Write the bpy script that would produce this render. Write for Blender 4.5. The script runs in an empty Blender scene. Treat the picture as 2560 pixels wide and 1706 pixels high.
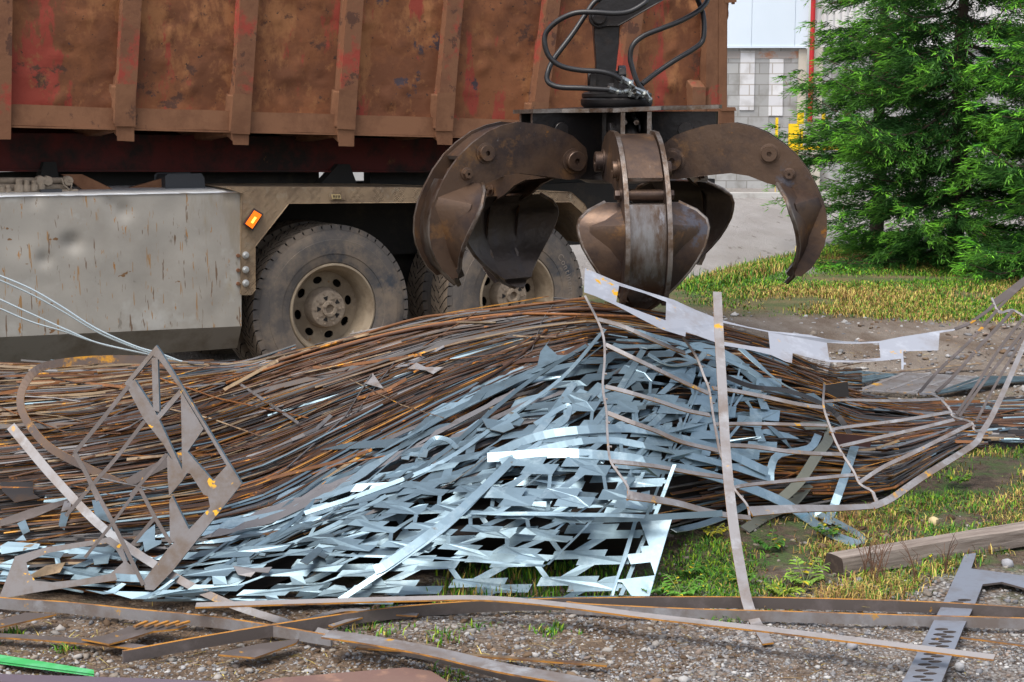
import bpy, math, random
import numpy as np
from mathutils import Vector, Matrix, noise
from mathutils.geometry import tessellate_polygon

R = math.radians
scene = bpy.context.scene
COL = scene.collection
rng = random.Random(11)

# ------------------------------------------------------------------ camera
CAMH, F, HY, CX, CY = 1.8, 4025.0, 266.5, 1280.0, 853.0     # eye height, focal length and horizon in photo pixels
PITCH = math.atan((CY - HY) / F)
cam_d = bpy.data.cameras.new('camera')
cam = bpy.data.objects.new('camera', cam_d)
COL.objects.link(cam)
cam.location = (0, 0, CAMH)
cam.rotation_euler = (R(90) - PITCH, 0, 0)
cam_d.sensor_width = 36.0
cam_d.lens = 36.0 * F / 2560.0
cam_d.clip_end = 1000.0
cam_d.clip_start = 0.05
scene.camera = cam

# ------------------------------------------------------------------ light: bright overcast sky
SUN_EL, SUN_ROT = 62.0, 215.0      # elevation and sky rotation in degrees
w = bpy.data.worlds.new('World')
scene.world = w
w.use_nodes = True
wn, wl = w.node_tree.nodes, w.node_tree.links
bg = wn['Background']
sky = wn.new('ShaderNodeTexSky')
sky.sky_type = 'NISHITA'
sky.sun_disc = False
sky.sun_elevation = R(SUN_EL)
sky.sun_rotation = R(SUN_ROT)
sky.air_density = 1.0
sky.dust_density = 3.0
sky.ozone_density = 1.0
hs = wn.new('ShaderNodeHueSaturation')      # thin cloud: the blue is washed out
hs.inputs['Saturation'].default_value = 0.5
wl.new(sky.outputs[0], hs.inputs['Color'])
wl.new(hs.outputs[0], bg.inputs['Color'])
bg.inputs['Strength'].default_value = 0.15
sun_d = bpy.data.lights.new('sun', 'SUN')
sun_d.energy = 1.6
sun_d.angle = R(35)
sun_d.color = (1.0, 0.95, 0.87)
sun = bpy.data.objects.new('sun', sun_d)
COL.objects.link(sun)
az = R(SUN_ROT)
sdir = Vector((math.sin(az) * math.cos(R(SUN_EL)), math.cos(az) * math.cos(R(SUN_EL)), math.sin(R(SUN_EL))))
sun.rotation_euler = sdir.to_track_quat('Z', 'Y').to_euler()
scene.view_settings.view_transform = 'Standard'
scene.view_settings.look = 'None'
scene.view_settings.exposure = 0.82
scene.view_settings.gamma = 1.0

# ------------------------------------------------------------------ from photo pixels to places
RX, UP, FW = Vector((1, 0, 0)), Vector((0, math.sin(PITCH), math.cos(PITCH))), Vector((0, math.cos(PITCH), -math.sin(PITCH)))
EYE = Vector((0, 0, CAMH))

def crop(ox, oy, k):
    return lambda x, y: (ox + x * k, oy + y * k)
O = crop(0, 0, 1.08797)
Z1, Z2, Z3 = crop(0, 0, .46749), crop(900, 0, .5102), crop(1760, 0, .5102)
Z4, Z5, Z6 = crop(0, 640, .38265), crop(800, 700, .38265), crop(1460, 640, .46749)
Z7, Z8 = crop(0, 1106, .42499), crop(1000, 1106, .66298)
G3, G6, G7, G8 = crop(1340, 0, .19549), crop(1400, 260, .34453), crop(1000, 280, .31878), crop(600, 540, .25515)
P1, P2, P3, P4, P6 = crop(0, 1050, .287), crop(600, 1180, .27199), crop(1160, 1100, .27421), crop(1780, 850, .33149), crop(1900, 1250, .29088)
L4, B5 = crop(0, 380, .221), crop(1800, 60, .2551)

def ray(p):
    return RX * ((p[0] - CX) / F) + UP * (-(p[1] - CY) / F) + FW

def at_y(p, Y):
    d = ray(p)
    return EYE + d * (Y / d.y)

def ground(p, z=0.0):
    d = ray(p)
    return EYE + d * ((z - CAMH) / d.z)

def on_plane(p, q, nrm):
    d = ray(p)
    return EYE + d * ((q - EYE).dot(nrm) / d.dot(nrm))

def lerp(a, b, t):
    return a + (b - a) * t

def interp(x, tab):
    if x <= tab[0][0]:
        return tab[0][1]
    for (x0, y0), (x1, y1) in zip(tab, tab[1:]):
        if x <= x1:
            return y0 + (y1 - y0) * (x - x0) / (x1 - x0)
    return tab[-1][1]

def smooth_path(pts, n=6):
    """Catmull-Rom through a list of tuples or Vectors."""
    P = [Vector(p) for p in pts]
    if len(P) < 3:
        return P
    P = [P[0] * 2 - P[1]] + P + [P[-1] * 2 - P[-2]]
    out = []
    for i in range(1, len(P) - 2):
        p0, p1, p2, p3 = P[i - 1:i + 3]
        for k in range(n):
            t = k / n
            out.append(0.5 * ((2 * p1) + (p2 - p0) * t + (2 * p0 - 5 * p1 + 4 * p2 - p3) * t * t + (3 * p1 - p0 - 3 * p2 + p3) * t ** 3))
    out.append(P[-2])
    return out

# ------------------------------------------------------------------ mesh building
ORG = {}

class MB:
    def __init__(s):
        s.v, s.f, s.m = [], [], []

    def add(s, verts, faces, mi=0):
        o = len(s.v)
        s.v += [tuple(p) for p in verts]
        s.f += [tuple(i + o for i in f) for f in faces]
        s.m += [mi] * len(faces) if isinstance(mi, int) else list(mi)

    def box(s, c, ax, ay, az_, mi=0):
        c, ax, ay, az_ = Vector(c), Vector(ax), Vector(ay), Vector(az_)
        vs = [c + ax * i + ay * j + az_ * k for i in (-1, 1) for j in (-1, 1) for k in (-1, 1)]
        s.add(vs, [(0, 1, 3, 2), (4, 6, 7, 5), (0, 4, 5, 1), (2, 3, 7, 6), (0, 2, 6, 4), (1, 5, 7, 3)], mi)

    def aabox(s, x0, x1, y0, y1, z0, z1, mi=0):
        s.box(((x0 + x1) / 2, (y0 + y1) / 2, (z0 + z1) / 2), ((x1 - x0) / 2, 0, 0), (0, (y1 - y0) / 2, 0), (0, 0, (z1 - z0) / 2), mi)

    def hull8(s, a, b, mi=0, mi_side=None):
        """two quads (front a, back b), matching order"""
        n = len(a)
        fs = [tuple(range(n)), tuple(range(2 * n - 1, n - 1, -1))] + [(i, (i + 1) % n, n + (i + 1) % n, n + i) for i in range(n)]
        mm = [mi, mi] + [mi if mi_side is None else mi_side] * n
        s.add(list(a) + list(b), fs, mm)

    def frame(s, pts, N=None):
        T = []
        for i in range(len(pts)):
            a, b = pts[max(i - 1, 0)], pts[min(i + 1, len(pts) - 1)]
            t = (b - a)
            T.append(t.normalized() if t.length > 1e-9 else Vector((1, 0, 0)))
        return T

    def tube(s, pts, r, n=8, mi=0, caps=True):
        pts = [Vector(p) for p in pts]
        T = s.frame(pts)
        u = T[0].orthogonal().normalized()
        o = len(s.v)
        k = len(pts)
        for i, p in enumerate(pts):
            u = (u - T[i] * u.dot(T[i])).normalized()
            v = T[i].cross(u)
            rr = r[i] if isinstance(r, (list, tuple)) else r
            for j in range(n):
                a = 2 * math.pi * j / n
                s.v.append(tuple(p + (u * math.cos(a) + v * math.sin(a)) * rr))
        for i in range(k - 1):
            for j in range(n):
                s.f.append((o + i * n + j, o + i * n + (j + 1) % n, o + (i + 1) * n + (j + 1) % n, o + (i + 1) * n + j))
                s.m.append(mi)
        if caps:
            s.f.append(tuple(o + j for j in range(n))[::-1]); s.m.append(mi)
            s.f.append(tuple(o + (k - 1) * n + j for j in range(n))); s.m.append(mi)

    def bar(s, pts, wid, th, N, mi=0, mi_edge=None):
        """flat bar: wid across, th along the face normal N (vector or one per point)"""
        pts = [Vector(p) for p in pts]
        T = s.frame(pts)
        me = mi if mi_edge is None else mi_edge
        o, k = len(s.v), len(pts)
        for i, p in enumerate(pts):
            nn = Vector(N[i] if isinstance(N, list) else N)
            W = T[i].cross(nn)
            W = W.normalized() if W.length > 1e-6 else T[i].orthogonal().normalized()
            nn = W.cross(T[i]).normalized()
            ww = (wid[i] if isinstance(wid, (list, tuple)) else wid) / 2
            for a, b in ((-1, -1), (1, -1), (1, 1), (-1, 1)):
                s.v.append(tuple(p + W * (a * ww) + nn * (b * th / 2)))
        for i in range(k - 1):
            for j in range(4):
                s.f.append((o + i * 4 + j, o + i * 4 + (j + 1) % 4, o + (i + 1) * 4 + (j + 1) % 4, o + (i + 1) * 4 + j))
                s.m.append(mi if j in (0, 2) else me)
        s.f.append((o + 3, o + 2, o + 1, o)); s.m.append(me)
        e = o + (k - 1) * 4
        s.f.append((e, e + 1, e + 2, e + 3)); s.m.append(me)

    def prism(s, loops, fn, ext, mi=0, mi_edge=None):
        """loops: outer then holes, 2-D; fn maps (x,y) to a place; ext = thickness vector (or function of place)"""
        me = mi if mi_edge is None else mi_edge
        flat = [p for l in loops for p in l]
        tris = tessellate_polygon([[Vector((p[0], p[1], 0)) for p in l] for l in loops])
        A = [Vector(fn(*p)) for p in flat]
        B = [p + (ext(p) if callable(ext) else Vector(ext)) for p in A]
        n = len(flat)
        fs = [tuple(t) for t in tris] + [tuple(i + n for i in t[::-1]) for t in tris]
        mm = [mi] * len(fs)
        o = 0
        for l in loops:
            k = len(l)
            for i in range(k):
                fs.append((o + i, o + (i + 1) % k, n + o + (i + 1) % k, n + o + i)); mm.append(me)
            o += k
        s.add(A + B, fs, mm)

    def lathe(s, prof, c, du, dv, ax, n=48, mi=0, closed=False):
        c, du, dv, ax = Vector(c), Vector(du), Vector(dv), Vector(ax)
        o, k = len(s.v), len(prof)
        for i in range(n):
            a = 2 * math.pi * i / n
            e = du * math.cos(a) + dv * math.sin(a)
            for r, h in prof:
                s.v.append(tuple(c + e * r + ax * h))
        for i in range(n):
            i2 = (i + 1) % n
            for j in range(k if closed else k - 1):
                j2 = (j + 1) % k
                s.f.append((o + i * k + j, o + i2 * k + j, o + i2 * k + j2, o + i * k + j2))
                s.m.append(mi[j] if isinstance(mi, (list, tuple)) else mi)

    def disc(s, c, du, dv, ax, r, h, n=16, mi=0):
        """short solid cylinder from c along ax"""
        s.lathe([(0, 0), (r, 0), (r, h * .9), (r * .93, h), (0, h)], c, du, dv, ax, n, mi)

    def build(s, name, mats, parent=None, smooth=None, bevel=0, solid=0, origin=None):
        me = bpy.data.meshes.new(name)
        if not isinstance(mats, (list, tuple)):
            mats = [mats]
        if parent is not None:
            org = ORG[parent]
        elif origin is not None:
            org = Vector(origin)
        else:
            a = np.array(s.v)
            org = Vector((float((a[:, 0].min() + a[:, 0].max()) / 2), float((a[:, 1].min() + a[:, 1].max()) / 2), float(a[:, 2].min())))
        me.from_pydata([(x - org.x, y - org.y, z - org.z) for x, y, z in s.v], [], s.f)
        for mt in mats:
            me.materials.append(mt)
        if len(mats) > 1:
            me.polygons.foreach_set('material_index', s.m)
        if smooth is not None:
            me.polygons.foreach_set('use_smooth', [True] * len(me.polygons))
            me.set_sharp_from_angle(angle=R(smooth))
        me.update()
        ob = bpy.data.objects.new(name, me)
        COL.objects.link(ob)
        ORG[ob] = org
        if parent is not None:
            ob.parent = parent
        else:
            ob.location = org
        if bevel:
            b = ob.modifiers.new('bevel', 'BEVEL')
            b.width, b.segments, b.limit_method, b.angle_limit = bevel, 2, 'ANGLE', R(40)
        if solid:
            b = ob.modifiers.new('solid', 'SOLIDIFY')
            b.thickness = solid
        return ob

def empty(name, loc):
    o = bpy.data.objects.new(name, None)
    o.empty_display_size = .2
    COL.objects.link(o)
    o.location = loc
    ORG[o] = Vector(loc)
    return o

def tag(o, label=None, cat=None, group=None, kind=None):
    if label: o['label'] = label
    if cat: o['category'] = cat
    if group: o['group'] = group
    if kind: o['kind'] = kind
    return o

# ------------------------------------------------------------------ materials
def mat(name, base, rough=.6, metal=0.0, layers=(), bump=(), stretch=(1, 1, 1), rough_var=None, vary=0.0, coord='Object', spec=None):
    """layers: (colour, scale, lo, hi, detail[, stretch[, rough]]) mixed on by thresholded noise. bump: (scale, strength, dist)."""
    m = bpy.data.materials.new(name)
    m.use_nodes = True
    nt = m.node_tree
    N, L = nt.nodes, nt.links
    b = N['Principled BSDF']
    tc = N.new('ShaderNodeTexCoord')
    src = tc.outputs[coord]
    if coord == 'World':
        pass
    def vec(st):
        mp = N.new('ShaderNodeMapping')
        mp.inputs['Scale'].default_value = st
        L.new(src, mp.inputs['Vector'])
        return mp.outputs[0]
    rgb = N.new('ShaderNodeRGB')
    rgb.outputs[0].default_value = (*base, 1)
    cur = rgb.outputs[0]
    rv = N.new('ShaderNodeValue'); rv.outputs[0].default_value = rough
    rcur = rv.outputs[0]
    if vary:
        oi = N.new('ShaderNodeObjectInfo')
        hsv = N.new('ShaderNodeHueSaturation')
        mr = N.new('ShaderNodeMapRange')
        mr.inputs['To Min'].default_value = 1 - vary
        mr.inputs['To Max'].default_value = 1 + vary
        L.new(oi.outputs['Random'], mr.inputs['Value'])
        L.new(mr.outputs[0], hsv.inputs['Value'])
        L.new(cur, hsv.inputs['Color'])
        cur = hsv.outputs[0]
    for i, ly in enumerate(layers):
        c, sc, lo, hi, det = ly[:5]
        st = ly[5] if len(ly) > 5 and ly[5] else stretch
        nz = N.new('ShaderNodeTexNoise')
        nz.inputs['Scale'].default_value = sc
        nz.inputs['Detail'].default_value = det
        nz.inputs['Roughness'].default_value = .7
        mp = N.new('ShaderNodeMapping')
        mp.inputs['Scale'].default_value = st
        mp.inputs['Location'].default_value = (i * 7.31, i * 3.17, i * 5.53)
        L.new(src, mp.inputs['Vector'])
        L.new(mp.outputs[0], nz.inputs['Vector'])
        mr = N.new('ShaderNodeMapRange')
        mr.inputs['From Min'].default_value = lo
        mr.inputs['From Max'].default_value = hi
        L.new(nz.outputs['Fac'], mr.inputs['Value'])
        mx = N.new('ShaderNodeMix'); mx.data_type = 'RGBA'
        L.new(mr.outputs[0], mx.inputs['Factor'])
        L.new(cur, mx.inputs['A'])
        mx.inputs['B'].default_value = (*c, 1)
        cur = mx.outputs['Result']
        if len(ly) > 6:
            mf = N.new('ShaderNodeMix')
            L.new(mr.outputs[0], mf.inputs['Factor'])
            L.new(rcur, mf.inputs['A'])
            mf.inputs['B'].default_value = ly[6]
            rcur = mf.outputs['Result']
    L.new(cur, b.inputs['Base Color'])
    if rough_var:
        nz = N.new('ShaderNodeTexNoise')
        nz.inputs['Scale'].default_value = rough_var[0]
        nz.inputs['Detail'].default_value = 4
        L.new(vec(stretch), nz.inputs['Vector'])
        ma = N.new('ShaderNodeMath'); ma.operation = 'MULTIPLY_ADD'
        L.new(nz.outputs['Fac'], ma.inputs[0])
        ma.inputs[1].default_value = rough_var[1]
        mb = N.new('ShaderNodeMath'); mb.operation = 'SUBTRACT'
        L.new(rcur, mb.inputs[0]); mb.inputs[1].default_value = rough_var[1] / 2
        L.new(mb.outputs[0], ma.inputs[2])
        rcur = ma.outputs[0]
    L.new(rcur, b.inputs['Roughness'])
    b.inputs['Metallic'].default_value = metal
    if spec is not None:
        b.inputs['Specular IOR Level'].default_value = spec
    prev = None
    for sc, stg, dist in bump:
        nz = N.new('ShaderNodeTexNoise')
        nz.inputs['Scale'].default_value = sc
        nz.inputs['Detail'].default_value = 5
        L.new(vec(stretch), nz.inputs['Vector'])
        bp = N.new('ShaderNodeBump')
        bp.inputs['Strength'].default_value = stg
        bp.inputs['Distance'].default_value = dist
        L.new(nz.outputs['Fac'], bp.inputs['Height'])
        if prev: L.new(prev, bp.inputs['Normal'])
        prev = bp.outputs[0]
    if prev: L.new(prev, b.inputs['Normal'])
    return m

def emis(name, c, s):
    m = bpy.data.materials.new(name)
    m.use_nodes = True
    b = m.node_tree.nodes['Principled BSDF']
    b.inputs['Base Color'].default_value = (*c, 1)
    b.inputs['Emission Color'].default_value = (*c, 1)
    b.inputs['Emission Strength'].default_value = s
    b.inputs['Roughness'].default_value = .3
    return m

M = {}
M['container'] = mat('rusty_container_paint', (.225, .080, .029), .85, 0,
    [((.15, .052, .02), 1.6, .46, .56, 9), ((.31, .128, .047), 2.6, .54, .62, 9, (1, 1, .6)),
     ((.28, .045, .026), 1.5, .565, .60, 10, (1.4, 1.4, .5)), ((.085, .035, .02), 2.3, .575, .605, 10, (1, 1, 1.3)), ((.055, .036, .042), 2.1, .60, .62, 8),
     ((.27, .11, .04), 9, .58, .7, 4), ((.05, .024, .016), 22, .66, .70, 3)],
    bump=[(2.6, .3, .06), (11, .22, .016), (80, .2, .004)])
M['rib'] = mat('rib_dusty_paint', (.205, .088, .042), .85, 0,
    [((.31, .05, .03), 1.9, .52, .58, 9), ((.17, .07, .034), 4, .5, .6, 8), ((.1, .042, .024), 6, .58, .61, 8)],
    bump=[(20, .25, .01), (90, .2, .004)])
M['rib_dust'] = mat('dusty_rib_sleeve', (.215, .097, .047), .9, 0, [((.155, .066, .031), 4, .45, .62, 8), ((.29, .055, .033), 3, .64, .68, 8), ((.1, .045, .025), 5, .63, .67, 8)], bump=[(60, .2, .004)])
M['red_rail'] = mat('dirty_red_rail', (.105, .012, .009), .75, 0, [((.018, .01, .008), 2.2, .45, .6, 7), ((.15, .06, .02), 6, .68, .75, 5)], bump=[(40, .2, .004)])
M['dark'] = mat('dark_chassis', (.022, .02, .018), .8, 0, [((.05, .038, .028), 5, .5, .7, 5)])
M['black'] = mat('black_plastic', (.03, .031, .034), .6)
M['alu'] = mat('scratched_aluminium_panel', (.36, .33, .285), .55, .0,
    [((.29, .26, .22), 1.5, .45, .68, 6), ((.44, .42, .38), 3, .55, .7, 4), ((.36, .3, .2), .9, .58, .68, 5, (1, 1, .5)),
     ((.33, .19, .08), 4, .64, .66, 3, (9, 9, .8)), ((.36, .17, .04), 5, .648, .67, 4, (6, 6, 1.2)), ((.17, .11, .07), 4, .65, .665, 3, (9.0, 9.0, 1.0)), ((.23, .2, .165), 2.2, .63, .66, 6, (3, 3, 1.2)), ((.27, .23, .17), 1.2, .57, .66, 7, (1.5, 1.5, .3)),
     ((.2, .1, .04), 3.2, .685, .70, 3, (2.2, 2.2, 3.6))],
    bump=[(2.5, .2, .03), (7, .1, .01)])
M['alu_edge'] = mat('bent_panel_edge', (.75, .75, .74), .4, .6)
M['alu_low'] = mat('darker_panel_underside', (.25, .225, .19), .7, .1, [((.16, .13, .095), 3, .45, .65, 6)])  # darker tone on the tucked-in lower face, mottled by noise
M['fender'] = mat('muddy_chequer_plate', (.25, .175, .105), .8, .05, [((.14, .095, .058), 4, .45, .65, 6), ((.25, .2, .14), 11, .55, .7, 5)], bump=[(30, .3, .006)])
def chequer(m):
    nt = m.node_tree; N, L = nt.nodes, nt.links
    tc = N.new('ShaderNodeTexCoord')
    b = N['Principled BSDF']
    prev = b.inputs['Normal'].links[0].from_socket
    hts = []
    for ang in (R(45), R(-45)):
        mp = N.new('ShaderNodeMapping'); mp.inputs['Rotation'].default_value = (0, ang, 0); mp.inputs['Scale'].default_value = (1.15, .5, 1)
        L.new(tc.outputs['Object'], mp.inputs['Vector'])
        ch = N.new('ShaderNodeTexVoronoi'); ch.inputs['Scale'].default_value = 26; ch.inputs['Randomness'].default_value = .15
        st = N.new('ShaderNodeMapping'); st.inputs['Scale'].default_value = (1, 1, 3.2)
        L.new(mp.outputs[0], st.inputs['Vector']); L.new(st.outputs[0], ch.inputs['Vector'])
        mr = N.new('ShaderNodeMapRange'); mr.inputs['From Min'].default_value = .36; mr.inputs['From Max'].default_value = .22
        L.new(ch.outputs['Distance'], mr.inputs['Value'])
        hts.append(mr.outputs[0])
    ad = N.new('ShaderNodeMath'); ad.operation = 'MAXIMUM'
    L.new(hts[0], ad.inputs[0]); L.new(hts[1], ad.inputs[1])
    bp = N.new('ShaderNodeBump'); bp.inputs['Strength'].default_value = .8; bp.inputs['Distance'].default_value = .006
    L.new(ad.outputs[0], bp.inputs['Height']); L.new(prev, bp.inputs['Normal'])
    L.new(bp.outputs[0], b.inputs['Normal'])
chequer(M['fender'])
M['tyre'] = mat('dusty_tyre_sidewall', (.095, .083, .075), .85, 0, [((.2, .155, .115), 3, .42, .58, 8), ((.045, .05, .06), 4, .58, .7, 5)], bump=[(50, .15, .003)])
M['lug'] = mat('muddy_tyre_tread', (.215, .165, .12), .9, 0, [((.14, .105, .075), 9, .45, .65, 5)], bump=[(60, .2, .004)])
M['groove'] = mat('groove_rubber_recess_shade', (.014, .012, .011), .9)
M['lettering'] = mat('raised_tyre_lettering', (.24, .2, .165), .85)
M['rim'] = mat('dusty_wheel_rim', (.31, .245, .17), .7, .1, [((.2, .15, .1), 5, .42, .6, 6), ((.42, .4, .36), 7, .62, .68, 6), ((.26, .14, .05), 11, .66, .72, 5)], bump=[(60, .15, .003)])
M['hub'] = mat('mud_caked_hub', (.31, .245, .18), .9, 0, [((.21, .16, .115), 14, .45, .65, 5)], bump=[(50, .5, .008)])
M['zinc'] = mat('zinc_bolt', (.6, .6, .58), .4, .7)
M['plate_brass'] = mat('dusty_brass_plate', (.55, .42, .2), .5, .3, [((.3, .22, .12), 40, .5, .65, 3)])
M['orange_lens'] = mat('orange_lens', (.9, .16, .01), .25)
M['orange_lens'].node_tree.nodes['Principled BSDF'].inputs['Emission Color'].default_value = (1, .17, .01, 1)
M['orange_lens'].node_tree.nodes['Principled BSDF'].inputs['Emission Strength'].default_value = .55
M['orange_core'] = emis('lit_orange_bulb', (1, .55, .06), 2.2)
M['grab'] = mat('worn_brown_steel', (.105, .064, .042), .42, .6,
    [((.05, .034, .03), 3.2, .44, .6, 9), ((.19, .10, .045), 5, .56, .66, 9), ((.10, .095, .11), 3.5, .6, .66, 8), ((.26, .11, .02), 7, .645, .69, 8), ((.3, .27, .25), 6, .67, .70, 9, (1.5, 1.5, .7))],
    bump=[(14, .25, .01), (70, .2, .003)], rough_var=(9, .3))
M['grab_shiny'] = mat('polished_blade_steel', (.2, .185, .175), .36, .85,
    [((.1, .065, .045), 3.5, .42, .6, 7, (2.2, 2.2, .6)), ((.3, .3, .31), 5, .56, .7, 7, (2.5, 2.5, .5)), ((.13, .065, .025), 7, .64, .7, 6)],
    bump=[(18, .25, .006), (60, .15, .003)], rough_var=(9, .3))
M['grab_edge'] = mat('bare_steel_edge', (.24, .21, .19), .4, .8, [((.12, .078, .052), 9, .42, .6, 8)], bump=[(30, .4, .006)])
M['grab_dark'] = mat('greasy_black_steel', (.022, .019, .019), .36, .5, [((.05, .035, .028), 6, .55, .7, 6), ((.1, .1, .1), 10, .7, .76, 5)], bump=[(30, .3, .006)])
M['grab_in'] = mat('scraped_dark_shell', (.062, .048, .04), .34, .75, [((.06, .05, .05), 5, .5, .7, 6, (3, 3, .5)), ((.1, .07, .05), 8, .63, .7, 6)], bump=[(22, .5, .008)])
M['hose'] = mat('black_rubber_hose', (.014, .013, .014), .38)
M['chrome'] = mat('greasy_hose_fitting', (.45, .47, .46), .3, .9, [((.1, .09, .08), 30, .5, .62, 4)])
# ------------------------------------------------------------------ truck
A = R(31.5)
D = Vector((math.cos(A), math.sin(A), 0))          # along the truck, away to the right
NO = Vector((math.sin(A), -math.cos(A), 0))        # out of its near side
ZV = Vector((0, 0, 1))
T0 = at_y((837, 776), 10.2)
WZ = T0.z

def tp(p, off=0.0):
    return on_plane(p, T0 + NO * off, NO)

def tl(s, off, z):
    q = T0 + D * s + NO * off
    return Vector((q.x, q.y, z))

def ts(p, off=0.0):
    return (tp(p, off) - T0).dot(D)

truck = empty('hooklift_truck', tl(0, -1.2, 0))
tag(truck, 'muddy hooklift truck with pale side box and twin rear wheels under the red container', 'truck')

def make_wheel(s, off, tread_only=False, letters=False, parent=truck):
    c = tl(s, off, WZ)
    P = lambda r, a, h: c + D * (r * math.cos(a)) + ZV * (r * math.sin(a)) + NO * h
    prof = [(.30, -.035), (.305, -.02), (.33, -.012), (.36, -.008), (.362, -.004), (.39, -.001), (.42, 0), (.45, -.002), (.452, -.006), (.475, -.01), (.5, -.02), (.517, -.032), (.526, -.045),
            (.53, -.08), (.531, -.155), (.53, -.23), (.526, -.265), (.515, -.285), (.45, -.31), (.40, -.31), (.30, -.28)]
    mi = [0] * 12 + [1] * 5 + [0] * 4
    tb = MB()
    tb.lathe(prof, c, D, ZV, NO, 72, mi)
    n = 50
    def lug(a0, h0, h1, skew, wa, r1=.5455):
        k = 4
        vs = []
        for r in (.524, r1):
            for i in range(k + 1):
                h = lerp(h0, h1, i / k)
                da = skew * (i / k)
                rr = r - (.008 if abs(h + .155) > .12 and r > .53 else 0)
                for e in (-wa / 2, wa / 2):
                    vs.append(P(rr, a0 + da + e, h))
        q = 2 * (k + 1)
        fs, mm = [], []
        for i in range(k):
            a = 2 * i
            fs += [(q + a, q + a + 1, q + a + 3, q + a + 2), (a, q + a, q + a + 2, a + 2), (a + 1, a + 3, q + a + 3, q + a + 1)]
            mm += [0, 1, 1]
        fs += [(0, 1, q + 1, q), (2 * k, q + 2 * k, q + 2 * k + 1, 2 * k + 1)]
        mm += [0, 0]
        tb.add(vs, fs, [2 if z == 0 else 1 for z in mm])
    st = 2 * math.pi / n
    for i in range(n):
        a = i * st
        lug(a, -.034, -.095, .09, st * .84)
        lug(a + .1, -.102, -.15, -.085 * -1, st * .84)
        lug(a + .1, -.16, -.208, .085 * -1, st * .84)
        lug(a, -.276, -.215, .09, st * .84)
        # shoulder notches
        vs = [P(r, a + e, h) for (r, h) in ((.5455, -.034), (.512, -.026)) for e in (-st * .42, st * .42)]
        vs2 = [P(r, a + e, h) for (r, h) in ((.5455 - .006, -.05), (.505, -.04)) for e in (-st * .42, st * .42)]
        tb.hull8([vs[0], vs[1], vs[3], vs[2]], [vs2[0], vs2[1], vs2[3], vs2[2]], 0)
    wh = tb  # tyre mesh
    root = empty('wheel', c)
    root.parent = parent
    root.location = c - ORG[parent]
    mats = [M['tyre'], M['groove'], M['lug']]
    if letters:
        mats.append(M['lettering'])
        cu = bpy.data.curves.new('t', 'FONT')
        word = 'Continental'
        ang = R(40)
        for ch in word:
            cu.body = ch
            cu.size = .062
            cu.extrude = .0
            ob = bpy.data.objects.new('t', cu)
            COL.objects.link(ob)
            dg = bpy.context.evaluated_depsgraph_get()
            me = bpy.data.meshes.new_from_object(ob.evaluated_get(dg))
            COL.objects.unlink(ob); bpy.data.objects.remove(ob)
            xs = [v.co.x for v in me.vertices]
            x0, x1 = min(xs), max(xs)
            wdt = (x1 - x0) + .012
            vs = []
            for v in me.vertices:
                aa = ang - (v.co.x - x0) / .425
                vs.append(P(.402 + v.co.y, aa, .0035))
            tb.add(vs, [tuple(p.vertices) for p in me.polygons], 3)
            ang -= wdt / .425
            bpy.data.meshes.remove(me)
    tb.build('tyre', mats, root, smooth=32)
    if tread_only:
        return root
    rb = MB()
    rb.lathe([(.302, -.03), (.296, -.018), (.286, -.016), (.280, -.022), (.277, -.04), (.262, -.055), (.256, -.075), (.245, -.13), (.236, -.15), (.236, -.185)], c, D, ZV, NO, 64)
    loops = [[(.236 * math.cos(2 * math.pi * i / 48), .236 * math.sin(2 * math.pi * i / 48)) for i in range(48)]]
    for k in range(8):
        t = 2 * math.pi * k / 8 + .2
        cxh, cyh = .182 * math.cos(t), .182 * math.sin(t)
        loops.append([(cxh + .033 * math.cos(u) * math.cos(t + 1.57) - .024 * math.sin(u) * math.sin(t + 1.57), cyh + .033 * math.cos(u) * math.sin(t + 1.57) + .024 * math.sin(u) * math.cos(t + 1.57)) for u in [2 * math.pi * j / 14 for j in range(14)]])
    rb.prism(loops, lambda x, y: c + D * x + ZV * y + NO * (-.175), NO * -.012, 0)
    rb.lathe([(.245, -.3), (.02, -.3)], c, D, ZV, NO, 24, 1)
    rb.build('rim', [M['rim'], M['dark']], root, smooth=40)
    hb = MB()
    hb.lathe([(.135, -.18), (.128, -.13), (.122, -.11), (.118, -.096), (.108, -.09), (.052, -.088), (.05, -.072), (.03, -.07), (.028, -.095), (0, -.097)], c, D, ZV, NO, 40)
    for k in range(10):
        t = 2 * math.pi * k / 10
        q = P(.1, t, -.09)
        hb.disc(q, D, ZV, NO, .007, .006, 6)
    for k in range(5):
        t = 2 * math.pi * k / 5 + .3
        q = P(.041, t, -.073)
        hb.disc(q, D, ZV, NO, .006, .006, 6)
        q = [P(r, t + .3 + e, -.0865) for r, e in ((.058, -.1), (.084, -.2), (.084, .2), (.058, .1))]
        q2 = [P(r, t + .3 + e, -.0885) for r, e in ((.058, -.1), (.084, -.2), (.084, .2), (.058, .1))]
        hb.hull8(q, q2, 1)  # near-black patch painted on the hub face as recess shade
        hb.box(P(.07, t + .93, -.086), D * .014, ZV * .006, NO * .004)
    hb.build('hub', [M['hub'], M['groove']], root, smooth=40)
    return root

S2 = 1.385
make_wheel(0, 0)
make_wheel(S2, 0, letters=True)
make_wheel(0, -.345, tread_only=True)
make_wheel(S2, -.345, tread_only=True)
for s in (0, S2):
    make_wheel(s, -1.85, tread_only=True)
    make_wheel(s, -2.19, tread_only=True)

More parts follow.
